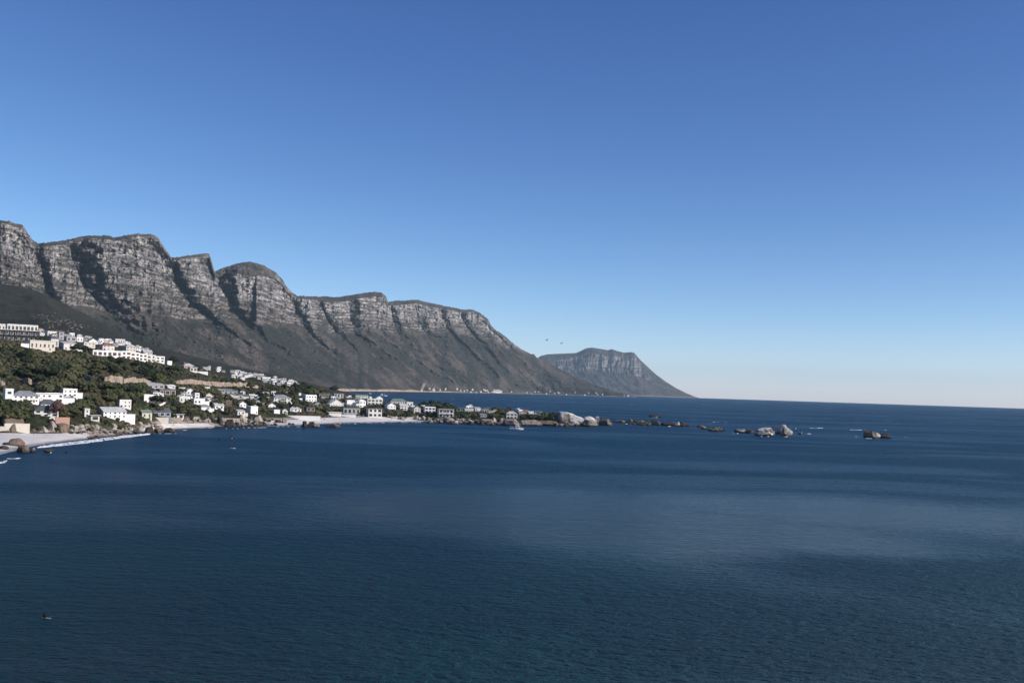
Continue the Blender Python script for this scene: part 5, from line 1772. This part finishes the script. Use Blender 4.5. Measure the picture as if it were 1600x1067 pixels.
def foam_line(pts, seed, ragged=0.7, hump=0.5, step=1.4, z0=0.12, holes_at=-0.2):
    """broken white water along a line of photo points (u, v, half width in px)"""
    P = []
    for (u, v, wd) in pts:
        p = hit(u, v, 1.6)
        P.append((np.array([p.x, p.y]), wd * px_m(p) * 3.6))
    path, wid = [], []
    for (a, wa), (b, wb) in zip(P[:-1], P[1:]):
        n = max(2, int(np.linalg.norm(b - a) / step))
        for k in range(n):
            t = k / n
            path.append(a * (1 - t) + b * t)
            wid.append(wa * (1 - t) + wb * t)
    path, wid = np.array(path), np.array(wid)
    if len(path) < 3:
        return
    tan = np.gradient(path, axis=0)
    tan /= np.linalg.norm(tan, axis=1, keepdims=True) + 1e-9
    nrm = np.stack([-tan[:, 1], tan[:, 0]], -1)
    s = np.arange(len(path)) * step
    rows = 11
    q = np.linspace(-1, 1, rows)
    lo = wid * (1 + ragged * fbm(s / 7, 0 * s, seed=seed, octaves=4)) * np.clip(np.minimum(s, s[::-1]) / (6 * step), 0.05, 1)
    hi = wid * (1 + ragged * fbm(s / 5, 0 * s + 9, seed=seed + 1, octaves=4)) * np.clip(np.minimum(s, s[::-1]) / (6 * step), 0.05, 1)
    mid = ragged * 0.5 * wid * fbm(s / 11, 0 * s, seed=seed + 2)
    off = mid[:, None] + np.where(q[None, :] > 0, q[None, :] * hi[:, None], q[None, :] * lo[:, None])
    xy = path[:, None, :] + nrm[:, None, :] * off[..., None]
    z = z0 + hump * (1 - q[None, :] ** 2) * (0.6 + 0.7 * noise(xy[..., 0] / 1.7, xy[..., 1] / 1.7, seed=seed + 3)) - 0.25 * (np.abs(q[None, :]) > 0.99)
    V = np.concatenate([xy, z[..., None]], -1).reshape(-1, 3)
    holes = noise(xy[..., 0] / 2.2, xy[..., 1] / 2.2, seed=seed + 5)[:-1, :-1].reshape(-1)
    F = grid_faces(len(path), rows)[holes > holes_at if ragged > 0.3 else slice(None)]
    FOAM['v'].append(V)
    FOAM['f'].append(F + FOAM['n'])
    FOAM['n'] += len(V)


foam_line([(58, 699.5, 0.8), (90, 695.5, 2.4), (130, 691, 2.8), (170, 685.5, 2.8), (205, 681, 2.2), (235, 678, 1.0)], 1, 0.32, 0.9, 1.0, 0.12, -0.62)
foam_line([(80, 694.5, 0.4), (130, 688.5, 0.6), (180, 682.5, 0.5)], 2, 0.9, 0.2)
foam_line([(-8, 724.5, 1.6), (0, 722.5, 1.6), (13, 719.5, 0.7)], 3, 0.7, 0.5)
foam_line([(5, 716.5, 0.5), (23, 716.5, 0.8), (36, 716.0, 0.4)], 4, 0.9, 0.3)
foam_line([(66, 706.5, 0.7), (74, 708, 0.7), (84, 706.5, 0.7)], 5, 0.8, 0.3)
foam_line([(-8, 703.5, 0.6), (12, 703, 0.9), (27, 701.5, 0.5)], 6, 0.9, 0.3)
for i, (a, b, v) in enumerate([(283, 300, 672.0), (300, 335, 668.2), (530, 562, 661.8), (562, 610, 660.4), (610, 660, 659.8), (430, 470, 666.3), (340, 380, 669.5), (380, 425, 668.0), (120, 150, 682.0), (240, 282, 677.2)]):
    foam_line([(a, v, 0.12), ((a + b) / 2, v, 0.22), (b, v, 0.12)], 10 + i, 0.8, 0.1, 1.4, 0.06, 0.05)
for i, (u, v, w, t) in enumerate([(1133, 659.8, 8, 0.7), (1118, 659.2, 14, 0.35), (1276, 668.6, 26, 0.35), (1340, 671.5, 30, 0.45), (1383, 671.8, 7, 0.9), (1338, 681.8, 10, 0.8), (1386, 683.9, 8, 0.9), (1398, 681.6, 6, 0.9), (1412, 683.0, 12, 0.4),
                                  (1240, 669.5, 14, 0.5), (1263, 677.5, 12, 0.4), (1196, 681.8, 18, 0.35), (1228, 682.0, 10, 0.45), (1120, 668.0, 12, 0.4), (1150, 677.0, 12, 0.45), (1099, 667.2, 8, 0.4), (1045, 666.0, 10, 0.3), (1024, 652.2, 12, 0.3), (1358, 684.8, 14, 0.5),
                                  (31, 708.5, 14, 0.5), (978, 662.0, 8, 0.3), (362, 685.0, 5, 0.3)]):
    foam_line([(u - w * .4, v, t * 0.25), (u, v + 0.15, t * 0.55), (u + w * .4, v, t * 0.25)], 40 + i, 0.8, 0.3, 1.6)
tag(link('foam', mesh_np('foam', np.concatenate(FOAM['v']), np.concatenate(FOAM['f']), [foam_mat()], True)), 'white foam of breaking waves along the beach and round the rocks', None, None, 'stuff')


def build_whitecaps():
    r = np.random.default_rng(5)
    V, F, n = [], [], 0
    th = np.linspace(0, 2 * math.pi, 9)[:-1]
    while n < 150:
        u, v = r.uniform(700, 1640), r.uniform(622, 664)
        ye = 606 + 0.0314 * (u - 800)
        if v < ye + 9 or (u < 960 and v > 640) or (u < 1000 and v < ye + 12):
            continue
        d = DV(u, v)
        if not 1300 < d < 9000:
            continue
        a = float(az_el(u, v)[0])
        s = r.uniform(0.35, 0.8) * d / 1900
        x, y = d * math.sin(a), d * math.cos(a)
        el = r.uniform(1.2, 2.6)
        ring = np.stack([x + el * s * np.cos(th) * (1 + 0.2 * r.normal(size=8)), y + s * 1.1 * np.sin(th), np.full(8, 0.05 - drop(d))], -1)
        top = np.array([[x, y, 0.55 * s - drop(d)]])
        V.append(np.concatenate([ring, top]))
        F.append(np.array([(k, (k + 1) % 8, 8) for k in range(8)]) + 9 * n)
        n += 1
    o = link('whitecaps', mesh_np('whitecaps', np.concatenate(V), np.concatenate(F), [bpy.data.materials['sea_foam']], True))
    tag(o, 'tiny white wave crests scattered over the open sea', None, None, 'stuff')


build_whitecaps()

# ================================================================== BOATS
PAINT = flat_mat('boat_gelcoat', (0.78, 0.78, 0.76), 0.25, 0.04, 1.0, 0.5)
HULLBLUE = flat_mat('boat_boot_stripe', (0.03, 0.04, 0.07), 0.4, 0.1)
RUBBER = flat_mat('black_neoprene', (0.010, 0.010, 0.012), 0.6, 0.2)
SKIN = flat_mat('skin', (0.36, 0.22, 0.15), 0.6, 0.1)
STEEL = flat_mat('steel_tube', (0.45, 0.45, 0.46), 0.3, 0.1)


def hull_mesh(L, B, H, mats, draft=0.5):
    """boat hull along +x (bow), open top covered by a deck"""
    st = np.linspace(0, 1, 11)
    V = []
    for t in st:
        x = -L / 2 + L * t
        b = B / 2 * (0.86 + 0.14 * min(1, t * 3)) * (1 - max(0, (t - 0.45) / 0.55) ** 2.2)
        sheer = H * (0.78 + 0.34 * max(0, t - 0.3) ** 1.5)
        keel = -draft * (1 - max(0, (t - 0.75) / 0.25) ** 2)
        rake = 0.06 * L * max(0, (t - 0.8) / 0.2)
        V += [(x, 0, keel), (x, -b * 0.75, keel * 0.3 + 0.05), (x + rake * .5, -b, sheer * 0.55), (x + rake, -b, sheer), (x + rake, b, sheer), (x + rake * .5, b, sheer * 0.55), (x, b * 0.75, keel * 0.3 + 0.05)]
    k = MB()
    F, M = [], []
    n = 7
    for i in range(10):
        for j in range(n):
            F.append((i * n + j, i * n + (j + 1) % n, (i + 1) * n + (j + 1) % n, (i + 1) * n + j))
            M.append(1 if j in (0, 6) else 0)
    F.append(tuple(range(n))[::-1])
    M.append(0)
    k.v, k.f, k.m = V, F, M
    return k.mesh('hull', mats)


def motor_boat(u, v, L, yaw, label):
    p = hit(u, v, 0.5)
    e = bpy.data.objects.new('motor_boat', None)
    COL.objects.link(e)
    e.location = Vector((p.x, p.y, 0.0))
    e.rotation_euler = (0, 0, yaw)
    tag(e, label, 'boat')
    k = L / 12.0
    link('hull', hull_mesh(L, 3.6 * k, 1.5 * k, [PAINT, HULLBLUE]), e)
    c = MB()
    x0, x1, y, z0, z1 = -0.6 * k, 3.2 * k, 1.35 * k, 1.2 * k, 2.9 * k
    c.add([(x0, -y, z0), (x1 + 0.7 * k, -y * .8, z0), (x1 + 0.7 * k, y * .8, z0), (x0, y, z0), (x0, -y * .92, z1), (x1 - 0.6 * k, -y * .75, z1), (x1 - 0.6 * k, y * .75, z1), (x0, y * .92, z1)],
          [(4, 5, 6, 7), (0, 1, 5, 4), (1, 2, 6, 5), (2, 3, 7, 6), (3, 0, 4, 7)])
    cab = link('cabin', c.mesh('cabin', PAINT), e)
    for i in range(3):
        xx = x0 + 0.3 * k + i * 1.1 * k
        for sy in (-1, 1):
            link('window', MB().box(xx, xx + 0.85 * k, sy * 1.34 * k - 0.03, sy * 1.34 * k + 0.03, 1.85 * k, 2.45 * k).mesh('window', W['glass']), cab)
    w = MB().add([(x1 + 0.52 * k, -0.95 * k, 1.7 * k), (x1 + 0.52 * k, 0.95 * k, 1.7 * k), (x1 - 0.28 * k, 0.9 * k, 2.62 * k), (x1 - 0.28 * k, -0.9 * k, 2.62 * k)], [(0, 1, 2, 3)])
    link('windscreen', w.mesh('windscreen', W['glass']), cab)
    fb = MB().box(-0.9 * k, 2.0 * k, -1.2 * k, 1.2 * k, z1, z1 + 0.12 * k)
    for a in ((-0.9, 1.9, -1.2, -1.12), (-0.9, 1.9, 1.12, 1.2), (1.9, 2.0, -1.2, 1.2)):
        fb.box(a[0] * k, a[1] * k, a[2] * k, a[3] * k, z1 + 0.12 * k, z1 + 0.75 * k)
    link('flybridge', fb.mesh('flybridge', PAINT), e)
    top = MB().box(-0.7 * k, 1.5 * k, -1.1 * k, 1.1 * k, z1 + 2.0 * k, z1 + 2.12 * k)
    for sx in (-0.6, 1.4):
        for sy in (-1, 1):
            top.tube([(sx * k, sy * k, z1 + 0.1 * k), (sx * k, sy * k, z1 + 2.0 * k)], [0.05 * k] * 2, 5)
    link('sun_top', top.mesh('sun_top', PAINT), e)
    link('mast', MB().tube([(0.1 * k, 0, z1 + 2.1 * k), (-0.15 * k, 0, z1 + 3.3 * k)], [0.09 * k, 0.04 * k], 6).mesh('mast', PAINT), e)
    rl = MB()
    for sy in (-1, 1):
        rl.tube([(1.5 * k, sy * 1.5 * k, 1.95 * k), (4.5 * k, sy * 0.9 * k, 2.15 * k), (6.1 * k, 0, 2.3 * k)], [0.035 * k] * 3, 5)
        for xx, yy in ((2.5, 1.45), (4.0, 1.05), (5.2, .6)):
            rl.tube([(xx * k, sy * yy * k, 1.3 * k), (xx * k, sy * yy * k * .95, 2.1 * k)], [0.03 * k] * 2, 4)
    link('bow_rail', rl.mesh('bow_rail', STEEL), e)
    ck = MB().box(-5.6 * k, -1.0 * k, -1.3 * k, 1.3 * k, 0.72 * k, 0.80 * k)
    for sx in (-5.3, -3.2):
        for sy in (-1, 1):
            ck.tube([(sx * k, sy * 1.3 * k, 1.1 * k), (sx * k, sy * 1.25 * k, 2.6 * k)], [0.05 * k] * 2, 5)
    ck.box(-5.5 * k, -3.0 * k, -1.4 * k, 1.4 * k, 2.6 * k, 2.68 * k)
    link('cockpit', ck.mesh('cockpit', PAINT), e)
    return e


motor_boat(807, 671.0, 14.5, math.radians(-8), 'white motor boat with a flybridge lying just off the pink outcrop of the point')


def small_boat(u, v, L, yaw, label, mast=0.0, name='dinghy', cabin=False):
    p = hit(u, v, 0.5)
    e = bpy.data.objects.new(name, None)
    COL.objects.link(e)
    e.location = Vector((p.x, p.y, -drop(math.hypot(p.x, p.y))))
    e.rotation_euler = (0, 0, yaw)
    tag(e, label, 'boat')
    link('hull', hull_mesh(L, L * 0.34, L * 0.14, [PAINT, PAINT], L * 0.04), e)
    link('thwart', MB().box(-0.1 * L, 0.02 * L, -0.15 * L, 0.15 * L, 0.09 * L, 0.12 * L).mesh('thwart', W['brown']), e)
    if cabin:
        c = link('cabin', MB().box(-0.44 * L, -0.2 * L, -0.13 * L, 0.13 * L, 0.08 * L, 0.34 * L).mesh('cabin', PAINT), e)
        link('window', MB().box(-0.42 * L, -0.22 * L, -0.137 * L, 0.137 * L, 0.22 * L, 0.29 * L).mesh('window', W['glass']), c)
    else:
        link('outboard_motor', MB().box(-0.55 * L, -0.47 * L, -0.05 * L, 0.05 * L, -0.05 * L, 0.2 * L).mesh('outboard_motor', RUBBER), e)
    if mast:
        link('mast', MB().tube([(0.1 * L, 0, 0.1 * L), (0.1 * L, 0, mast * L)], [0.015 * L, 0.008 * L], 6).mesh('mast', PAINT), e)


small_boat(363.5, 700.6, 3.6, math.radians(-12), 'small white dinghy alone in the bay in front of the second beach')
small_boat(578.5, 614.4, 11.0, math.radians(25), 'tiny white boat in the far bay above the cream dome', 0.5, 'fishing_boat', True)
small_boat(599.5, 618.3, 26.0, math.radians(-6), 'long low pale work boat in the far bay behind the white complex', 0.45, 'work_boat', True)


# ================================================================== PERSON ON A BOARD, SWIMMER LIFE
def skinned(name, joints, bones, mat, parent=None, sub=2):
    """one continuous body: joints {name: (x,y,z,r)}, bones as name pairs, pelvis first"""
    names = list(joints)
    me = bpy.data.meshes.new(name)
    me.from_pydata([joints[n][:3] for n in names], [(names.index(a), names.index(b)) for a, b in bones], [])
    o = bpy.data.objects.new(name, me)
    COL.objects.link(o)
    o.modifiers.new('skin', 'SKIN')
    for i, n in enumerate(names):
        sv = me.skin_vertices[0].data[i]
        sv.radius = (joints[n][3],) * 2
        sv.use_root = i == 0
    s = o.modifiers.new('smooth', 'SUBSURF')
    s.levels = s.render_levels = sub
    dg = bpy.context.evaluated_depsgraph_get()
    done = bpy.data.meshes.new_from_object(o.evaluated_get(dg))
    bpy.data.objects.remove(o)
    done.name = name
    done.materials.clear()
    done.materials.append(mat)
    done.polygons.foreach_set('use_smooth', np.ones(len(done.polygons), bool))
    return done


BODY = {'pelvis': (0, 0, 0.92, .13), 'waist': (0, 0, 1.08, .12), 'chest': (0, -.01, 1.32, .15), 'neck': (0, 0, 1.50, .06), 'head': (0, -.02, 1.62, .095), 'crown': (0, -.01, 1.72, .085)}
for s_, n_ in ((-1, 'l'), (1, 'r')):
    BODY.update({'hip' + n_: (s_ * .10, 0, .86, .10), 'knee' + n_: (s_ * .11, -.02, .48, .062), 'ankle' + n_: (s_ * .12, .01, .09, .042), 'toe' + n_: (s_ * .13, -.14, .04, .035),
                 'sh' + n_: (s_ * .19, 0, 1.42, .065), 'el' + n_: (s_ * .25, .02, 1.14, .045), 'wr' + n_: (s_ * .25, -.06, .90, .032), 'hd' + n_: (s_ * .25, -.09, .81, .032)})
BONES = [('pelvis', 'waist'), ('waist', 'chest'), ('chest', 'neck'), ('neck', 'head'), ('head', 'crown')]
for n_ in 'lr':
    BONES += [('pelvis', 'hip' + n_), ('hip' + n_, 'knee' + n_), ('knee' + n_, 'ankle' + n_), ('ankle' + n_, 'toe' + n_), ('chest', 'sh' + n_), ('sh' + n_, 'el' + n_), ('el' + n_, 'wr' + n_), ('wr' + n_, 'hd' + n_)]

# surfer sitting astride a white board, leaning forward
sit = dict(BODY)
sit.update({'pelvis': (0, 0, 0.16, .14), 'waist': (.05, 0, 0.30, .125), 'chest': (.13, 0, 0.52, .155), 'neck': (.20, 0, 0.69, .06), 'head': (.24, 0, 0.80, .10), 'crown': (.24, 0, 0.90, .085)})
for s_, n_ in ((-1, 'l'), (1, 'r')):
    sit.update({'hip' + n_: (.06, s_ * .13, .16, .10), 'knee' + n_: (.40, s_ * .34, .20, .065), 'ankle' + n_: (.30, s_ * .38, -.18, .045), 'toe' + n_: (.42, s_ * .38, -.26, .035),
                'sh' + n_: (.13, s_ * .20, .62, .07), 'el' + n_: (.30, s_ * .27, .40, .048), 'wr' + n_: (.48, s_ * .20, .26, .034), 'hd' + n_: (.56, s_ * .17, .22, .034)})
P_ = hit(70.5, 965, 0.5)
brd = MB()
n_ = 14
for i in range(n_ + 1):
    t = i / n_
    x = -0.75 + 2.0 * t
    w_ = 0.25 * max(0.03, math.sin(math.pi * min(1, 0.09 + t * 0.9)) ** 0.55)
    lift = 0.20 * max(0, t - 0.72) ** 1.3
    brd.v += [(x, -w_, 0.03 + lift), (x, 0, 0.09 + lift), (x, w_, 0.03 + lift), (x, 0, -0.03 + lift)]
for i in range(n_):
    for j in range(4):
        brd.f.append((i * 4 + j, i * 4 + (j + 1) % 4, i * 4 + 4 + (j + 1) % 4, i * 4 + 4 + j))
        brd.m.append(0)
brd.f += [(3, 2, 1, 0), (n_ * 4, n_ * 4 + 1, n_ * 4 + 2, n_ * 4 + 3)]
brd.m += [0, 0]
yaw_ = math.radians(-18)
o_ = link('surfboard', brd.mesh('surfboard', W['pale'], True), None, Vector((P_.x, P_.y, 0.0)), (0, 0, yaw_))
tag(o_, 'white surfboard floating alone in the open water near the bottom left', 'surfboard')
o_ = link('person', skinned('person', sit, BONES, RUBBER), None, Vector((P_.x, P_.y, 0.03)), (0, 0, yaw_), (1.15,) * 3)
tag(o_, 'front one of two people in black wetsuits astride the white surfboard', 'person')
o_ = link('person', o_.data, None, Vector((P_.x, P_.y, 0.03)) + Matrix.Rotation(yaw_, 3, 'Z') @ Vector((-0.48, 0.08, 0)), (0, 0, yaw_ + 0.5), (1.1,) * 3)
tag(o_, 'rear one of two people in black wetsuits astride the white surfboard', 'person')

STAND = skinned('person', BODY, BONES, RUBBER, sub=1)
for i, (u, v) in enumerate([(271, 665), (466, 655.5), (507, 656), (531, 655.5), (612, 656.5), (52, 680), (96, 678)]):
    p_ = hit(u, v, 2.6)
    o_ = link('person', STAND, None, p_, (0, 0, i * 1.7))
    tag(o_, 'person in dark clothes standing on the pale sand, seen only as a speck', 'person', 'people on the beaches')

# yellow sunshade on the second beach
p_ = hit(298, 662.5, 2.6)
e_ = bpy.data.objects.new('beach_umbrella', None)
COL.objects.link(e_)
e_.location = p_
tag(e_, 'yellow beach umbrella at the back of the second beach', 'umbrella')
YEL = flat_mat('yellow_canvas', (0.70, 0.55, 0.08), 0.8, 0.08)
cn = MB()
cn.v = [(0, 0, 2.5)] + [(1.3 * math.cos(a * math.pi / 4), 1.3 * math.sin(a * math.pi / 4), 1.95) for a in range(8)]
cn.f = [(0, 1 + a, 1 + (a + 1) % 8) for a in range(8)] + [tuple(range(8, 0, -1))]
cn.m = [0] * 9
link('canopy', cn.mesh('canopy', YEL), e_)
link('pole', MB().tube([(0, 0, -0.3), (0, 0, 2.5)], [0.04, 0.03], 6).mesh('pole', STEEL), e_)

# ================================================================== BIRDS
def bird_mesh(fold):
    k = MB()
    k.tube([(-0.34, 0, 0), (-0.2, 0, 0.01), (0, 0, 0.0), (0.2, 0, 0.03), (0.3, 0, 0.05), (0.40, 0, 0.035)], [0.015, 0.06, 0.085, 0.06, 0.045, 0.008], 7)
    for s in (-1, 1):
        top = [(0.13, s * 0.05, 0.05), (0.17, s * 0.32, 0.05 + fold), (0.04, s * 0.70, 0.02 + fold * 0.8), (-0.02, s * 0.42, 0.03 + fold), (-0.12, s * 0.07, 0.03)]
        bot = [(x, y, z - 0.02) for x, y, z in top]
        k.add(top + bot, [(0, 1, 3, 4), (1, 2, 3), (9, 8, 6, 5), (8, 7, 6), (0, 5, 6, 1), (1, 6, 7, 2), (2, 7, 8, 3), (3, 8, 9, 4)])
    k.add([(-0.3, -0.03, 0.01), (-0.5, -0.09, 0.0), (-0.5, 0.09, 0.0), (-0.3, 0.03, 0.01), (-0.3, -0.03, -0.01), (-0.5, -0.09, -0.02), (-0.5, 0.09, -0.02), (-0.3, 0.03, -0.01)],
          [(0, 3, 2, 1), (4, 5, 6, 7), (0, 1, 5, 4), (1, 2, 6, 5), (2, 3, 7, 6)])
    return k.mesh('bird', flat_mat('dark_plumage', (0.05, 0.05, 0.055), 0.8, 0.3, 4.0))


for u, v, d, rz, rx, fold, lb in [(854.5, 531.5, 380, 0.2, -0.55, 0.16, 'larger dark bird gliding over the saddle before the far headland'), (877.5, 536, 420, 0.5, -0.6, -0.05, 'smaller dark bird gliding to the right of the larger one')]:
    a, el = az_el(u, v)
    tag(link('bird', bird_mesh(fold), None, (d * math.sin(a), d * math.cos(a), EYE + d * float(el)), (rx, 0.15, rz), (1.15,) * 3), lb, 'bird')

# ================================================================== FAR SHORE OF THE BAY
def range_shore(u, up=4.0):
    D_ = float(np.interp(u, [530, 600, 700, 760, 850, 930, 996], [5950, 6900, 8400, 9200, 10600, 10800, 10900])) + 40
    a = float(az_el(float(u), 615.0)[0])
    return Vector((D_ * math.sin(a), D_ * math.cos(a), up - drop(D_)))


r_ = random.Random(31)
for i in range(40):
    u = r_.choice([r_.uniform(655, 760), r_.uniform(700, 900), r_.uniform(820, 985)])
    p_ = range_shore(u, 3 + r_.uniform(0, 26))
    bk = Vector((p_.x, p_.y, 0)).normalized()
    p_ = p_ + bk * (p_.z + drop(p_.length)) * 2.0
    o_ = link('small_house', SMALL[r_.choice([0, 1, 2, 3])], None, p_, (0, 0, -math.atan2(p_.x, p_.y) + 0.5), [r_.uniform(0.9, 1.5)] * 3)
    tag(o_, 'pale speck of a house on the far shore across the bay', 'house', 'far shore houses')
for i, (u, sc_, lb) in enumerate([(772, 2.6, 'left white block of the hotel like group on the far shore'), (777, 3.4, 'tallest white block of the hotel like group on the far shore'), (782, 2.4, 'right white block of the hotel like group on the far shore')]):
    p_ = range_shore(u, 12)
    p_ = p_ + Vector((p_.x, p_.y, 0)).normalized() * 20
    o_ = link('white_block', SMALL[2], None, p_, (0, 0, 0.35), (sc_ * 1.2, sc_, sc_ * 0.9))
    tag(o_, lb, 'building')
# ================================================================== HAZE
def build_haze():
    a = 43500.0
    zb, zt = -(drop(42000.0) + 2.0), 1000.0
    v = np.array([(-a, -a, zb), (a, -a, zb), (a, a, zb), (-a, a, zb), (-a, -a, zt), (a, -a, zt), (a, a, zt), (-a, a, zt)], float)
    f = [(0, 3, 2, 1), (4, 5, 6, 7), (0, 1, 5, 4), (1, 2, 6, 5), (2, 3, 7, 6), (3, 0, 4, 7)]
    m = bpy.data.materials.new('haze')
    m.use_nodes = True
    nt = m.node_tree
    nt.nodes.clear()
    out = nt.nodes.new('ShaderNodeOutputMaterial')
    vol = nt.nodes.new('ShaderNodeVolumePrincipled')
    vol.inputs['Color'].default_value = (0.60, 0.83, 1.0, 1)
    vol.inputs['Density'].default_value = 1.7e-5
    vol.inputs['Anisotropy'].default_value = 0.0
    nt.links.new(vol.outputs[0], out.inputs['Volume'])
    me = mesh_np('haze', v, f, [m])
    tag(link('haze', me), 'thin pale blue sea haze filling the air over the bay', None, None, 'stuff')


build_haze()
